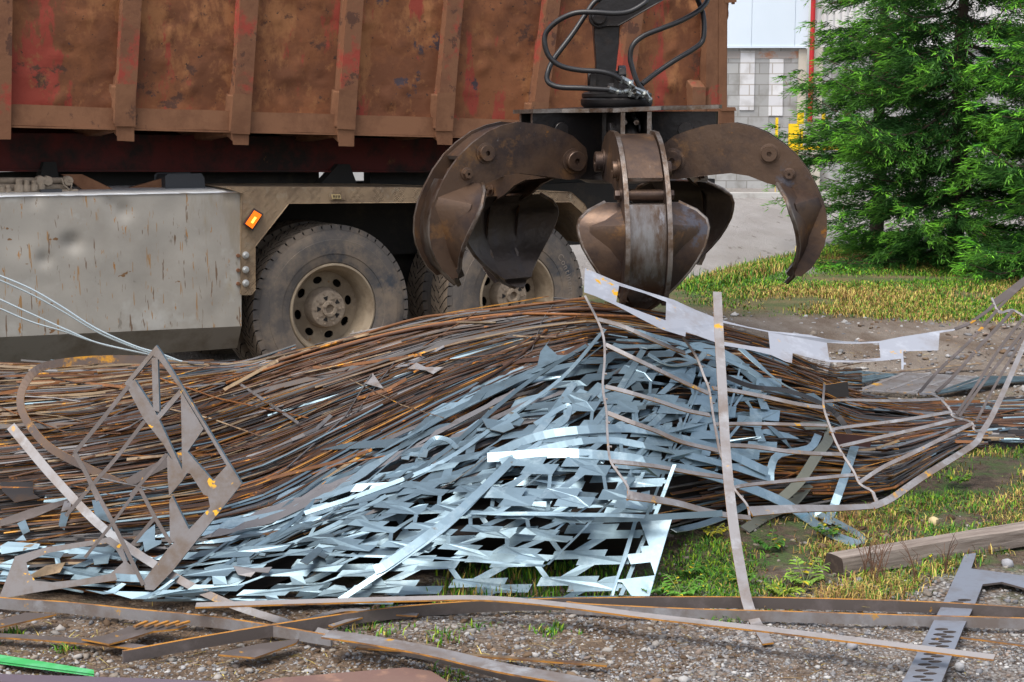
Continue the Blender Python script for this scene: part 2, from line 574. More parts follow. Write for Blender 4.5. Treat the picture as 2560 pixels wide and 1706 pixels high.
# axles, chassis and sub frame
mb = MB()
for s in (0, S2):
    mb.tube([tl(s, -.2, WZ), tl(s, -2.3, WZ)], .13, 12)
    mb.box(tl(s, -.9, WZ + .2), D * .35, NO * .06, ZV * .06)
    mb.box(tl(s, -1.6, WZ + .2), D * .35, NO * .06, ZV * .06)
mb.build('axle', M['dark'], truck, smooth=40)
mb = MB()
zc0, zc1 = .78, 1.24
for off in (-.72, -1.75):
    mb.box(tl(-.6, off, (zc0 + zc1) / 2), D * 4.2, NO * .05, ZV * ((zc1 - zc0) / 2))
for s in (-3.5, -2, -.7, .7, 2.1, 3.4):
    mb.box(tl(s, -1.23, .95), D * .08, NO * .5, ZV * .1)
mb.box(tl(.7, -1.2, .72), D * 1.2, NO * .4, ZV * .22)  # added block low between the axles, hides light from the far side
for s, z in ((.18, .86), (.28, .87), (.42, .88), (.22, .95), (.36, .96)):
    mb.disc(tl(s, -.67, z), D, ZV, NO, .02, .02, 8)
mb.build('chassis', M['dark'], truck)
RO = -.62
mb = MB()
q0, q1 = tp(Z1(-700, 915), RO), tp(Z1(2215, 921), RO)
dr = (q1 - q0).normalized()
ur = (ZV - dr * ZV.dot(dr)).normalized()
L_ = (q1 - q0).length + 1.6
mb.box(q0 + dr * (L_ / 2) + ur * .115 - NO * .05, dr * (L_ / 2), NO * .05, ur * .115)
mb.box(q0 + dr * (L_ / 2) + ur * .004 + NO * .022, dr * (L_ / 2), NO * .022, ur * .005)
mb.box(q0 + dr * (L_ / 2) + ur * .2 - NO * 1.15, dr * (L_ / 2), NO * .05, ur * .2)
mb.build('subframe_rail', M['red_rail'], truck)
mb = MB()
for s0_, s1_ in ((-4.2, ts(Z1(1690, 950), RO - .2)), (ts(Z1(1962, 950), RO - .2), 2.7)):
    mb.box(tl((s0_ + s1_) / 2, RO - .2, 1.28), D * ((s1_ - s0_) / 2), NO * .05, ZV * .12)  # added filler boxes closing off the light between rail and chassis
a = [tp(Z1(x, y), RO + .06) for x, y in ((1700, 1000), (1810, 880), (1870, 880), (1915, 1000))]
mb.hull8(a, [p - NO * .1 for p in a])
a = [tp(Z1(x, y), RO + .06) for x, y in ((200, 1000), (235, 868), (300, 868), (325, 1000))]
mb.hull8(a, [p - NO * .1 for p in a])
mb.build('rail_bracket_and_filler', M['dark'], truck)

# pale side box
SO = .03
sk = MB()
tA, tB = Z1(-1700, 1090), Z1(1290, 1030)
bA, bB = Z1(-1700, 1880), O(555, 750)
q = lambda u, v: (lerp(lerp(tA[0], tB[0], u), lerp(bA[0], bB[0], u), v), lerp(lerp(tA[1], tB[1], u), lerp(bA[1], bB[1], u), v))
NU, NV = 150, 40
dents = [(Z1(385, 1300), .05, -.03), (Z1(235, 1390), .04, -.02), (Z1(660, 1130), .05, -.02), (Z1(180, 1060), .05, -.016), (Z1(600, 1085), .04, -.012), (Z1(70, 1250), .1, -.012), (Z1(-400, 1350), .12, -.03), (Z1(1230, 1060), .03, -.012)]
dents = [(tp(p, SO), r, h) for p, r, h in dents]
vs = []
for j in range(NV + 1):
    for i in range(NU + 1):
        u = i / NU
        P_ = tp(q(u, j / NV), SO)
        h = .010 * noise.noise(P_ * 2.2) + .004 * noise.noise(P_ * 7)
        for c_, r_, hh in dents:
            dd = (P_ - c_).length / r_
            if dd < 2.5: h += hh * math.exp(-dd * dd)
        edge = min(1, min(i, NU - i) / 4)
        vs.append(P_ + NO * h * edge)
sk.add(vs, [(j * (NU + 1) + i, (j + 1) * (NU + 1) + i, (j + 1) * (NU + 1) + i + 1, j * (NU + 1) + i + 1) for j in range(NV) for i in range(NU)], 0)
root_sk = sk.build('side_box', [M['alu']], truck, smooth=60)
e1 = MB()
top = vs[:NU + 1]
e1.add([p + ZV * .004 + NO * .002 for p in top] + [p + ZV * .012 - NO * .012 for p in top] + [p - NO * .5 + ZV * .03 for p in top],
       [(i, i + 1, NU + 2 + i, NU + 1 + i) for i in range(NU)] + [(NU + 1 + i, NU + 2 + i, 2 * NU + 3 + i, 2 * NU + 2 + i) for i in range(NU)])
e1.tube([p + ZV * .003 for p in top], .006, 6)
e1.build('box_lid', M['alu_edge'], truck, smooth=60)
e2 = MB()
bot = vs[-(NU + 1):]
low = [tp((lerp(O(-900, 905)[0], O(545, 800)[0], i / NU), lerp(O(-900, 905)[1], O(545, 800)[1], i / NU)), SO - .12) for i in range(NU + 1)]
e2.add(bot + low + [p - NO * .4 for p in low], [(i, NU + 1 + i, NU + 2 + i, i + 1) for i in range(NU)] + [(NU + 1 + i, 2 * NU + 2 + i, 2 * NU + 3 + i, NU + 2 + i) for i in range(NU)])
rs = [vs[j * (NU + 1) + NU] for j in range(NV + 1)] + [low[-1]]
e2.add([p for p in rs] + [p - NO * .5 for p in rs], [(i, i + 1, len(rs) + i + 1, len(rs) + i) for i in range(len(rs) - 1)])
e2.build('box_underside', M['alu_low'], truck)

# mudguard
fd = MB()
loop = [Z1(1205, 1003), Z1(2215, 1008), Z2(1035, 942), Z2(1100, 1000), Z2(1190, 1190), Z2(1160, 1200), Z2(1085, 1040), Z2(1030, 992), Z1(2205, 1085), Z1(1545, 1090), Z1(1365, 1320), Z1(1365, 1550), Z1(1345, 1575), Z1(1292, 1575), Z1(1292, 1034)]
fd.prism([loop], lambda x, y: tp((x, y), .055), NO * -.6)
fobj = fd.build('mudguard', M['fender'], truck, bevel=.008)
bp_ = MB()
for y in (1365, 1443, 1515):
    c = tp(Z1(1313, y), .055)
    bp_.disc(c, D, ZV, NO, .022, .006, 14)
    bp_.disc(c + NO * .006, D, ZV, NO, .014, .012, 6)
    c = tp(Z1(1272, y + 3), SO + .004)
    bp_.disc(c, D, ZV, NO, .012, .01, 10, 1)
bp_.build('bolt', [M['zinc'], M['rib_dust']], truck, smooth=30)
pl = MB()
a = [tp(Z1(x, y), .058) for x, y in ((1757, 1037), (1842, 1037), (1846, 1070), (1762, 1070))]
pl.hull8(a, [p + NO * .004 for p in a], 0)
a2 = [tp(Z1(x, y), .063) for x, y in ((1770, 1040), (1818, 1040), (1824, 1064), (1776, 1064))]
pl.hull8(a2, [p + NO * .003 for p in a2], 1)
for x in (1781, 1788, 1796):
    a3 = [tp(Z1(xx, yy), .067) for xx, yy in ((x, 1045), (x + 4, 1045), (x + 6, 1059), (x + 2, 1059))]
    pl.hull8(a3, [p + NO * .001 for p in a3], 2)
for x in (1805, 1812):
    a3 = [tp(Z1(xx, yy), .067) for xx, yy in ((x, 1045), (x + 4, 1045), (x + 6, 1059), (x + 2, 1059))]
    pl.hull8(a3, [p + NO * .001 for p in a3], 2)
pl.build('number_plate_tag', [M['fender'], M['plate_brass'], M['dark']], truck)
lm = MB()
def quad(pts, off): return [tp(Z1(*p), off) for p in pts]
hq = ((1302, 1198), (1358, 1118), (1404, 1146), (1352, 1232))
lm.hull8(quad(hq, .058), quad(hq, .085), 0)
lamp = lm.build('marker_lamp', M['black'], truck, bevel=.004)
lm = MB()
hq = ((1312, 1197), (1360, 1126), (1400, 1150), (1350, 1224))
lm.hull8(quad(hq, .0855), quad(hq, .1), 0)
hq = ((1342, 1190), (1362, 1160), (1372, 1166), (1352, 1196))
lm.hull8(quad(hq, .1005), quad(hq, .102), 1)
lm.build('lens', [M['orange_lens'], M['orange_core']], lamp)

# hydraulic valves and brackets above the side box
vb = MB()
for x, y0, y1, r in ((90, 480, 370, .02), (215, 470, 305, .028), (300, 450, 320, .025), (385, 440, 320, .025), (470, 440, 330, .022), (30, 470, 400, .02)):
    a, b = tp(L4(x, y0), -.15), tp(L4(x, y1), -.15)
    vb.tube([a, lerp(a, b, .6)], r, 10)
    vb.tube([lerp(a, b, .6), b], r * .7, 10)
vb.tube([tp(L4(-200, 325), -.2), tp(L4(720, 325), -.2)], .018, 8)
vb.tube([tp(L4(-200, 400), -.18), tp(L4(760, 405), -.18)], .022, 8)
vb.tube([tp(L4(x, y), -.14) for x, y in ((700, 300), (720, 370), (800, 440), (815, 350), (760, 330))], .006, 6)
for x in (440, 520, 750):
    vb.disc(tp(L4(x, 325), -.19), D, ZV, NO, .03, .05, 8)
vb.box(tp(L4(350, 470), -.2), D * .26, NO * .06, ZV * .02)
vb.box(tp(L4(570, 465), -.12), D * .06, NO * .03, ZV * .022, 1)
vb.build('valve_block', [M['hub'], M['black']], truck, smooth=35)
vb = MB()
a = [tp(L4(x, y), -.25) for x, y in ((700, 255), (930, 255), (1330, 445), (970, 452))]
vb.hull8(a, [p - NO * .03 for p in a])
a = [tp(L4(x, y), -.3) for x, y in ((1330, 445), (1880, 290), (1890, 445))]
vb.hull8(a, [p - NO * .03 for p in a])
vb.build('stay_plate', M['rib_dust'], truck)
vb = MB()
a = [tp(L4(x, y), -.2) for x, y in ((1892, 470), (1888, 285), (1910, 268), (2270, 262), (2295, 300), (2310, 470))]
vb.hull8(a, [p - NO * .2 for p in a])
vb.build('battery_cover', M['black'], truck, bevel=.01)

# ------------------------------------------------------------------ scrap container on the truck
fa, fb = tp(Z1(47, 672), .032), tp(Z1(1890, 716), .032)
DC = (fb - fa).normalized()
UC = (ZV - DC * ZV.dot(DC)).normalized()
GAM = .06
UL = UC + NO * GAM
CB = fa - NO * .032
NP = DC.cross(UL).normalized()

def cp(p, off=0.0):
    return on_plane(p, CB + NO * off, NP)

def cs(p, off=0.0):
    q_ = cp(p, off) - CB - NO * off
    h = q_.dot(UC)
    return q_.dot(DC), h

def cl(s, off, h):
    return CB + DC * s + NO * off + UL * h

cont = empty('scrap_container', cl(1, -1.2, 0))
tag(cont, 'dented rusty red open scrap container with vertical ribs riding on the truck', 'container')
s_end = cs(Z2(1792, 300))[0]
s_beg = -3.6
HT = 1.75
wl_ = MB()
NU, NV = 260, 60
vs = []
ribs_s = [cs(Z1(x, 500), .0)[0] for x in (20, 680, 1300, 1860)] + [cs(Z2(x, 400))[0] for x in (435, 895, 1330)]
for j in range(NV + 1):
    for i in range(NU + 1):
        s = lerp(s_beg, s_end, i / NU)
        h = lerp(.1, HT, j / NV)
        pp = Vector((s * 1.4, h * 1.4, 3.1))
        b = .024 * noise.noise(pp * 1.1) + .008 * noise.noise(pp * 3.7)
        c5 = noise.noise(pp * 7.3 + Vector((5, 1, 2)))
        b += .05 * max(0, c5 - .28)
        c6 = noise.noise(pp * 11 + Vector((1, 7, 2)))
        b -= .04 * max(0, c6 - .35)
        k = min(1, min(abs(s - x) for x in ribs_s) / .12)
        vs.append(cl(s, -.012 + b * k, h))
wl_.add(vs, [(j * (NU + 1) + i, j * (NU + 1) + i + 1, (j + 1) * (NU + 1) + i + 1, (j + 1) * (NU + 1) + i) for j in range(NV) for i in range(NU)])
wl_.build('side_wall', M['container'], cont, smooth=60)
ot = MB()
ot.hull8([cl(s_beg, -.07, .0), cl(s_end, -.07, .0), cl(s_end, -.07, HT), cl(s_beg, -.07, HT)], [cl(s_beg, -.1, .0), cl(s_end, -.1, .0), cl(s_end, -.1, HT), cl(s_beg, -.1, HT)])
ot.hull8([cl(s_beg, -2.5, 0), cl(s_end, -2.5, 0), cl(s_end, -2.5, HT), cl(s_beg, -2.5, HT)], [cl(s_beg, -2.45, 0), cl(s_end, -2.45, 0), cl(s_end, -2.45, HT), cl(s_beg, -2.45, HT)])
ot.hull8([cl(s_beg, -2.45, 0.02), cl(s_end, -2.45, 0.02), cl(s_end, -.1, 0.02), cl(s_beg, -.1, 0.02)], [cl(s_beg, -2.45, 0.06), cl(s_end, -2.45, 0.06), cl(s_end, -.1, 0.06), cl(s_beg, -.1, .06)])
for s in (s_beg + .02, s_end - .03):
    ot.hull8([cl(s, -2.44, .07), cl(s, -.11, .07), cl(s, -.11, HT), cl(s, -2.44, HT)], [cl(s + .03, -2.44, .07), cl(s + .03, -.11, .07), cl(s + .03, -.11, HT), cl(s + .03, -2.44, HT)])
ot.build('shell', M['container'], cont)
lr = MB()
N_ = 40
ptop, pbot = [], []
for i in range(N_ + 1):
    s = lerp(s_beg, s_end - .05, i / N_)
    wob = .006 * noise.noise(Vector((s * 3, 0, 0)))
    ptop.append(cl(s, .022, .118 + wob)); pbot.append(cl(s, .032, wob))
for i in range(N_):
    lr.hull8([pbot[i], pbot[i + 1], ptop[i + 1], ptop[i]], [pbot[i] - NO * .1, pbot[i + 1] - NO * .1, ptop[i + 1] - NO * .1, ptop[i] - NO * .1])
lr.box(cl((s_beg + s_end) / 2, .008, -.006), DC * ((s_end - s_beg) / 2), NO * .032, UC * .005)
lr.build('lower_rail', M['rib_dust'], cont)
# ribs
def rib(tl_, tr_, bl_, br_, sleeve=None, foot=None):
    top_extra = 1.4
    fr = .06
    a = [cp(bl_, fr), cp(br_, fr), cp(tr_, fr), cp(tl_, fr)]
    u1, u2 = a[2] - a[1], a[3] - a[0]
    a[2] = a[1] + u1 * top_extra; a[3] = a[0] + u2 * top_extra
    mbx = MB()
    back = [p - NO * .075 for p in a]
    back[0] -= DC * .008; back[3] -= DC * .008
    mbx.hull8(a, back)
    ob = mbx.build('rib', M['rib'], cont, bevel=.012)
    mbx = MB()
    if sleeve:
        b_ = [cp(p, fr + .01) for p in sleeve]
        bk = [p - NO * .085 for p in b_]
        bk[0] -= DC * .012; bk[3] -= DC * .012
        mbx.hull8(b_, bk)
    if foot:
        b_ = [cp(p, fr) for p in foot]
        bk = [p - NO * .1 for p in b_]
        bk[0] -= DC * .02; bk[3] -= DC * .02
        bk[0] += UC * .05; bk[1] += UC * .05
        mbx.hull8(b_, bk)
        # cross member running in under the floor
        c0, c1 = b_[0], b_[1]
        mid = (c0 + c1) / 2
        w_ = (c1 - c0).length / 2
        mbx.hull8([mid - DC * w_ + UC * .12 - NO * .14, mid + DC * w_ + UC * .12 - NO * .14, mid + DC * w_ + UC * .05 - NO * .14, mid - DC * w_ + UC * .05 - NO * .14],
                  [mid - DC * w_ + UC * .14 - NO * 1.9, mid + DC * w_ + UC * .14 - NO * 1.9, mid + DC * w_ + UC * .01 - NO * .6, mid - DC * w_ + UC * .01 - NO * .6])
    if mbx.v:
        mbx.build('sleeve', M['rib_dust'], ob, bevel=.01)
rib(Z1(-25, 0), Z1(56, 0), Z1(-32, 735), Z1(47, 735))
rib(Z1(668, 0), Z1(748, 0), Z1(633, 665), Z1(709, 665), [Z1(622, 668), Z1(716, 668), Z1(718, 462), Z1(628, 460)], [Z1(635, 745), Z1(709, 748), Z1(709, 668), Z1(630, 668)])
rib(Z1(1295, 0), Z1(1374, 0), Z1(1252, 700), Z1(1326, 700), [Z1(1240, 708), Z1(1330, 712), Z1(1342, 512), Z1(1254, 508)], [Z1(1252, 768), Z1(1323, 770), Z1(1326, 712), Z1(1245, 708)])
rib(Z1(1866, 0), Z1(1936, 0), Z1(1818, 680), Z1(1890, 680), [Z1(1808, 682), Z1(1892, 686), Z1(1904, 492), Z1(1822, 488)], [Z1(1818, 774), Z1(1886, 776), Z1(1888, 686), Z1(1812, 684)])
rib(Z2(438, 0), Z2(500, 0), Z2(384, 620), Z2(446, 620), [Z2(376, 635), Z2(448, 636), Z2(462, 464), Z2(386, 462)], [Z2(385, 702), Z2(446, 704), Z2(448, 636), Z2(378, 635)])
rib(Z2(926, 0), Z2(976, 0), Z2(846, 640), Z2(902, 640), [Z2(836, 650), Z2(906, 650), Z2(920, 508), Z2(848, 506)], None)
rib(Z2(1338, 0), Z2(1392, 0), Z2(1250, 640), Z2(1306, 640), None, None)
mbx = MB()
b_ = [cp(p, .07) for p in (Z2(1632, 640), Z2(1706, 640), Z2(1706, 436), Z2(1636, 434))]
bk = [p - NO * .085 for p in b_]
bk[2] += UC * .06; bk[3] += UC * .06
mbx.hull8(b_, bk)
mbx.build('rib', M['rib_dust'], cont, bevel=.01)
mbx = MB()
b_ = [cp(p, .07) for p in (Z2(1700, 600), Z2(1790, 600), Z2(1794, -400), Z2(1716, -400))]
bk = [p - NO * .14 for p in b_]
mbx.hull8(b_, bk)
b_ = [cp(p, .075) for p in (Z2(1764, 560), Z2(1786, 560), Z2(1790, -400), Z2(1770, -400))]
mbx.hull8(b_, [p - NO * .15 + DC * .02 for p in b_])
mbx.build('corner_post', M['rib_dust'], cont, bevel=.015)
mbx = MB()
b_ = [cp(p, .09) for p in (Z2(1712, 606), Z2(1832, 606), Z2(1832, 540), Z2(1712, 540))]
mbx.hull8(b_, [p - NO * .12 for p in b_])
b_ = [cp(p, .1) for p in (Z2(1770, 540), Z2(1840, 540), Z2(1836, 530), Z2(1772, 530))]
mbx.hull8(b_, [p - NO * .14 for p in b_])
mbx.build('door_hinge', M['rib_dust'], cont, bevel=.006)
mbx = MB()
b_ = [cp(p, .08) for p in (Z2(1790, 12), Z2(1842, 8), Z2(1842, -6), Z2(1790, -6))]
mbx.hull8(b_, [p - NO * .1 for p in b_])
mbx.tube([cp(Z2(1828, 22), .05), cp(Z2(1828, -10), .05)], .014, 8)
mbx.build('door_hinge', M['rib_dust'], cont, bevel=.006)
# ------------------------------------------------------------------ orange-peel grapple
GY = 8.6
PZ = 1.52
gx = at_y((1540, 394), GY).x
GC = Vector((gx, GY, PZ))
grab = empty('scrap_grapple', (gx, GY, .8))
tag(grab, 'brown steel five-tine scrap grapple hanging open above the heap', 'grapple')
R0 = .31
OUT = [(-.08, .03), (-.065, .075), (.02, .13), (.10, .152), (.2, .168), (.345, .165), (.43, .137), (.507, .096), (.585, .03), (.647, -.04), (.70, -.125), (.74, -.22), (.765, -.3), (.775, -.38), (.768, -.46), (.75, -.52), (.715, -.58), (.675, -.63), (.62, -.67)]
INN = [(.585, -.66), (.60, -.6), (.635, -.53), (.66, -.46), (.672, -.38), (.662, -.3), (.64, -.24), (.61, -.21), (.553, -.19), (.484, -.166), (.39, -.118), (.3, -.095), (.135, -.095), (.02, -.1), (-.04, -.09), (-.08, -.045)]
OZ = [(z, r) for r, z in OUT[9:]][::-1]     # r of the outer profile by z, below the shoulder
def orad(z): return interp(z, OZ)
WID = [(-.705, .022), (-.69, .045), (-.66, .08), (-.61, .125), (-.52, .205), (-.4, .285), (-.3, .318), (-.25, .305), (-.2, .25), (-.15, .13)]
G_MATS = [M['grab'], M['grab_edge'], M['grab_shiny'], M['grab_in'], M['grab_dark']]

def make_tine(azd, tilt, wide=1.0, scale=.985):
    az_ = R(azd)
    e, t_ = Vector((math.cos(az_), math.sin(az_), 0)), Vector((-math.sin(az_), math.cos(az_), 0))
    ct, st = math.cos(R(tilt)), math.sin(R(tilt))
    def P(dr, t, z):
        dr, z = dr * scale, z * scale
        return GC + e * (R0 + dr * ct + z * st) + t_ * t + ZV * (z * ct - dr * st)
    m = MB()
    for sgn in (-1, 1):
        m.prism([[p for p in OUT + INN]], lambda x, y: P(x, sgn * .112, y), t_ * (-sgn * .022), 0, 1)
    # cover plate on top of the arm between the side plates
    cov = [(.12, .14), (.2, .152), (.345, .149), (.43, .122), (.507, .08), (.575, .018), (.635, -.045)]
    a, b = [], []
    for r, z in cov:
        a += [P(r, -.084, z), P(r, .084, z)]
        b += [P(r - .012, -.084, z - .018), P(r - .012, .084, z - .018)]
    n = len(cov)
    fs = [(2 * i, 2 * i + 1, 2 * i + 3, 2 * i + 2) for i in range(n - 1)] + [(2 * n + 2 * i + 1, 2 * n + 2 * i, 2 * n + 2 * i + 2, 2 * n + 2 * i + 3) for i in range(n - 1)]
    fs += [(2 * n - 2, 2 * n - 1, 4 * n - 1, 4 * n - 2), (0, 2 * n, 2 * n + 1, 1)]
    m.add(a + b, fs, [0] * (2 * n - 2) + [1, 1])
    # blade: middle strip and two swept wings
    zs = [-.705, -.69, -.67, -.65, -.61, -.56, -.5, -.44, -.38, -.33, -.29, -.25, -.21, -.17]
    cols = range(11)
    fr, bk = [], []
    for z in zs:
        w_ = interp(z, WID) * wide
        if w_ > .104:
            half = [.088, .1] + [.1 + (w_ - .1) * f for f in (.33, .67, 1)]
        else:
            half = [w_ * f for f in (.7, .8, .87, .94, 1)]
        ts_ = [-h for h in half[::-1]] + [0] + half
        ro = orad(max(z, -.67)) - (.0 if z > -.67 else (-.67 - z) * 1.1)
        for i, t in enumerate(ts_):
            k = max(0, abs(t) - .1)
            wing = ro - .085 - .30 * k - .25 * k * k - max(0, z + .24) * .9
            r = ro - .028 if 4 <= i <= 6 else wing
            if z < -.62: r = ro - .03
            fr.append(P(r, t, z)); bk.append(P(wing - .022 if z > -.66 else r - .03, t, z))
    nc = len(cols)
    fs, mm = [], []
    N_ = len(fr)
    for j in range(len(zs) - 1):
        for i in range(nc - 1):
            q_ = (j * nc + i, j * nc + i + 1, (j + 1) * nc + i + 1, (j + 1) * nc + i)
            fs.append(q_); mm.append(2 if i in (4, 5) else 0)
            fs.append(tuple(x + N_ for x in q_[::-1])); mm.append(3)
        for i in (0, nc - 1):
            fs.append((j * nc + i, (j + 1) * nc + i, N_ + (j + 1) * nc + i, N_ + j * nc + i)); mm.append(1)
    for j in (0, len(zs) - 1):
        for i in range(nc - 1):
            fs.append((j * nc + i, j * nc + i + 1, N_ + j * nc + i + 1, N_ + j * nc + i)); mm.append(1)
    m.add(fr + bk, fs, mm)
    # weld bead along the wing edges
    for i in (0, nc - 1):
        m.tube([fr[j * nc + i].lerp(bk[j * nc + i], .4) for j in range(len(zs))], .011, 6, 1)
    # pyramid gussets
    for sg in (-1, 1):
        def wr(z, t):
            k = max(0, abs(t) - .1)
            return orad(z) - .085 - .30 * k - .25 * k * k - max(0, z + .24) * .9
        A_ = P(orad(-.27) - .014, sg * .112, -.262)
        A2 = P(orad(-.31) - .012, sg * .112, -.31)
        B_ = P(wr(-.285, .265) + .004, sg * .265, -.28)
        B2 = P(wr(-.30, .265) + .004, sg * .265, -.305)
        C1 = P(wr(-.2, .113) - .005, sg * .113, -.195)
        C2 = P(wr(-.46, .113) - .005, sg * .113, -.47)
        fs = [(0, 1, 3, 2), (0, 2, 4), (1, 5, 3), (0, 4, 5, 1)]
        m.add([A_, A2, B_, B2, C1, C2], fs, [0, 0, 0, 0])
    # cross bar inside the arm
    m.tube([P(.6, -.09, -.13), P(.6, .09, -.13)], .028, 12, 0)
    ob = m.build('tine', G_MATS, grab, smooth=42, bevel=.003)
    for (r, z, rad, ln) in ((0, 0, .052, .045), (.507, -.014, .042, .03), (.6, -.13, .026, .03)):
        for sg in (-1, 1):
            pm = MB()
            c = P(r, sg * .112, z)
            ra, rb_ = e * ct - ZV * st, e * st + ZV * ct
            pm.disc(c, ra, rb_, t_ * sg, rad * 1.25, .008, 20)
            pm.lathe([(rad, .008), (rad, ln - .004), (rad * .94, ln), (rad * .3, ln), (rad * .28, ln - .02), (0, ln - .02)], c, ra, rb_, t_ * sg, 20 if r < .55 else 6)
            pm.build('pin', [M['grab']], ob, smooth=35)
    cy = MB()
    q0, q1 = GC + e * (R0 + .06) + ZV * .17, P(.5, 0, -.014)
    cy.tube([q0, q0.lerp(q1, .62)], .045, 14, 0)
    cy.tube([q0.lerp(q1, .62), q1], .026, 12, 1)
    cy.disc(q0 + t_ * .05, e, ZV, t_, .055, .01, 14)
    for sg in (-1, 1):
        cy.tube([q0 + t_ * (sg * .03) + ZV * .07, q0 + t_ * (sg * .03) + e * .1 + ZV * .03], .014, 8, 1)
    cy.build('cylinder', [M['grab_dark'], M['chrome']], ob, smooth=40)
    return ob
for azd, tilt, wd in ((275, 1, 1), (349, -6, 1), (61, -2, 1), (132, 6, 1.17), (205, -7, 1)):
    make_tine(azd, tilt, wd)

# hub: star plate, clevis arms and core
hb = MB()
star = []
for azd in (277, 349, 61, 133, 205):
    for da, r in ((-17, .40), (-12.5, .56), (12.5, .56), (17, .40)):
        a = R(azd + da)
        star.append((r * math.cos(a), r * math.sin(a)))
    a = R(azd + 36)
    star.append((.33 * math.cos(a), .33 * math.sin(a)))
hb.prism([star], lambda x, y: GC + Vector((x, y, .255 + .01 * noise.noise(Vector((x * 9, y * 9, 0))) - .02 * x * -1 * 0 + x * .022)), ZV * .02, 0, 1)
for azd in (277, 349, 61, 133, 205):
    a = R(azd)
    e, t_ = Vector((math.cos(a), math.sin(a), 0)), Vector((-math.sin(a), math.cos(a), 0))
    for sg in (-1, 1):
        pr = [(.08, .254), (.53, .254), (.53, .13), (.46, .06), (.40, -.05), (.36, -.085), (.08, -.1)]
        hb.prism([pr], lambda x, y: GC + e * x + t_ * (sg * .078) + ZV * y, t_ * (-sg * .022), 0, 1)
        hb.disc(GC + e * .375 + t_ * (sg * .078) + ZV * .16, e, ZV, t_ * sg, .04, .03, 16, 0)
hb.lathe([(0, -.12), (.16, -.12), (.2, -.1), (.2, -.08), (.15, -.06), (.15, .25), (0, .25)], GC, RX, Vector((0, 1, 0)), ZV, 32, 0)
hb.build('hub', [M['grab_dark'], M['grab_edge']], grab, smooth=35)
rt = MB()
rt.lathe([(0, .27), (.17, .272), (.185, .285), (.19, .3), (.19, .315), (.18, .325), (.185, .33), (.185, .345), (.17, .355), (.1, .362), (.09, .4), (0, .4)], GC, RX, Vector((0, 1, 0)), ZV, 48)
rt.build('rotator', M['grab_dark'], grab, smooth=35)
# link up to the boom
def gp(p, dy=0.0): return at_y(p, GY + dy)
lk = MB()
front = [G3(765, 1110), G3(990, 1110), G3(1010, 940), G3(1060, 560), G3(1068, 340), G3(960, 260), G3(740, 300), G3(745, 480), G3(770, 800)]
lk.prism([front], lambda x, y: gp((x, y), -.07), Vector((0, .14, 0)))
lk.disc(gp(G3(805, 230), -.07), RX, ZV, Vector((0, -1, 0)), .055, .04, 24)
for x0, x1 in ((690, 760), (995, 1050)):
    b_ = [G3(x0, 1320), G3(x1, 1320), G3(x1, 960), G3((x0 + x1) / 2, 930), G3(x0, 960)]
    lk.prism([b_], lambda x, y: gp((x, y), -.1), Vector((0, .2, 0)))
lk.tube([gp(G3(660, 1010)), gp(G3(1110, 1010))], .042, 16)
lk.disc(gp(G3(1050, 960), -.02), Vector((0, 1, 0)), ZV, RX, .05, .04, 8)
lk.build('link', M['grab_dark'], grab, smooth=35, bevel=.006)
# hoses
def hose(pts, r=.0138):
    h = MB()
    h.tube(smooth_path([gp(G3(x, y), dy) for x, y, dy in pts], 8), r, 10)
    return h.build('hose', M['hose'], grab, smooth=60)
hose([(1420, -10, -.2), (1380, 50, -.22), (1200, 150, -.24), (1000, 175, -.25), (750, 160, -.25), (500, 170, -.24), (280, 270, -.22), (130, 420, -.2), (115, 580, -.2), (180, 740, -.2), (330, 850, -.2), (560, 900, -.2), (800, 915, -.2), (960, 950, -.2), (1090, 1020, -.19)])
hose([(860, -40, .0), (740, 40, -.02), (620, 210, -.04), (480, 420, -.07), (330, 620, -.1), (220, 770, -.12), (160, 900, -.15), (140, 1010, -.16), (190, 1080, -.17), (330, 1120, -.18), (600, 1130, -.19), (940, 1150, -.19)])
hose([(2200, -20, .1), (2160, 60, .06), (2050, 160, .0), (1850, 270, -.05), (1600, 370, -.1), (1380, 460, -.13), (1240, 580, -.15), (1205, 740, -.15), (1240, 900, -.15), (1300, 1060, -.15), (1400, 1200, -.14)])
hose([(2060, -20, .12), (2100, 80, .1), (2140, 200, .08), (2150, 400, .06), (2120, 540, .05), (2000, 640, .02), (1800, 760, -.02), (1560, 920, -.06), (1350, 1080, -.12)])
ft = MB()
for a, b, r in (((1080, 1010), (1200, 1070), .019), ((920, 1140), (1045, 1180), .017), ((1190, 1065), (1270, 1140), .011), ((1045, 1180), (1160, 1205), .012), ((1250, 1130), (1400, 1190), .013), ((1260, 1180), (1370, 1230), .013), ((1390, 1190), (1450, 1280), .013), ((1120, 1180), (1210, 1140), .012), ((1200, 1200), (1290, 1220), .018)):
    ft.tube([gp(G3(*a), -.19), gp(G3(*b), -.16)], r, 8)
    ft.tube([gp(G3(*b), -.165), gp(G3(b[0] + 12, b[1] + 8), -.163)], r * 1.3, 6)
ft.build('hose_fitting', M['chrome'], grab, smooth=40)

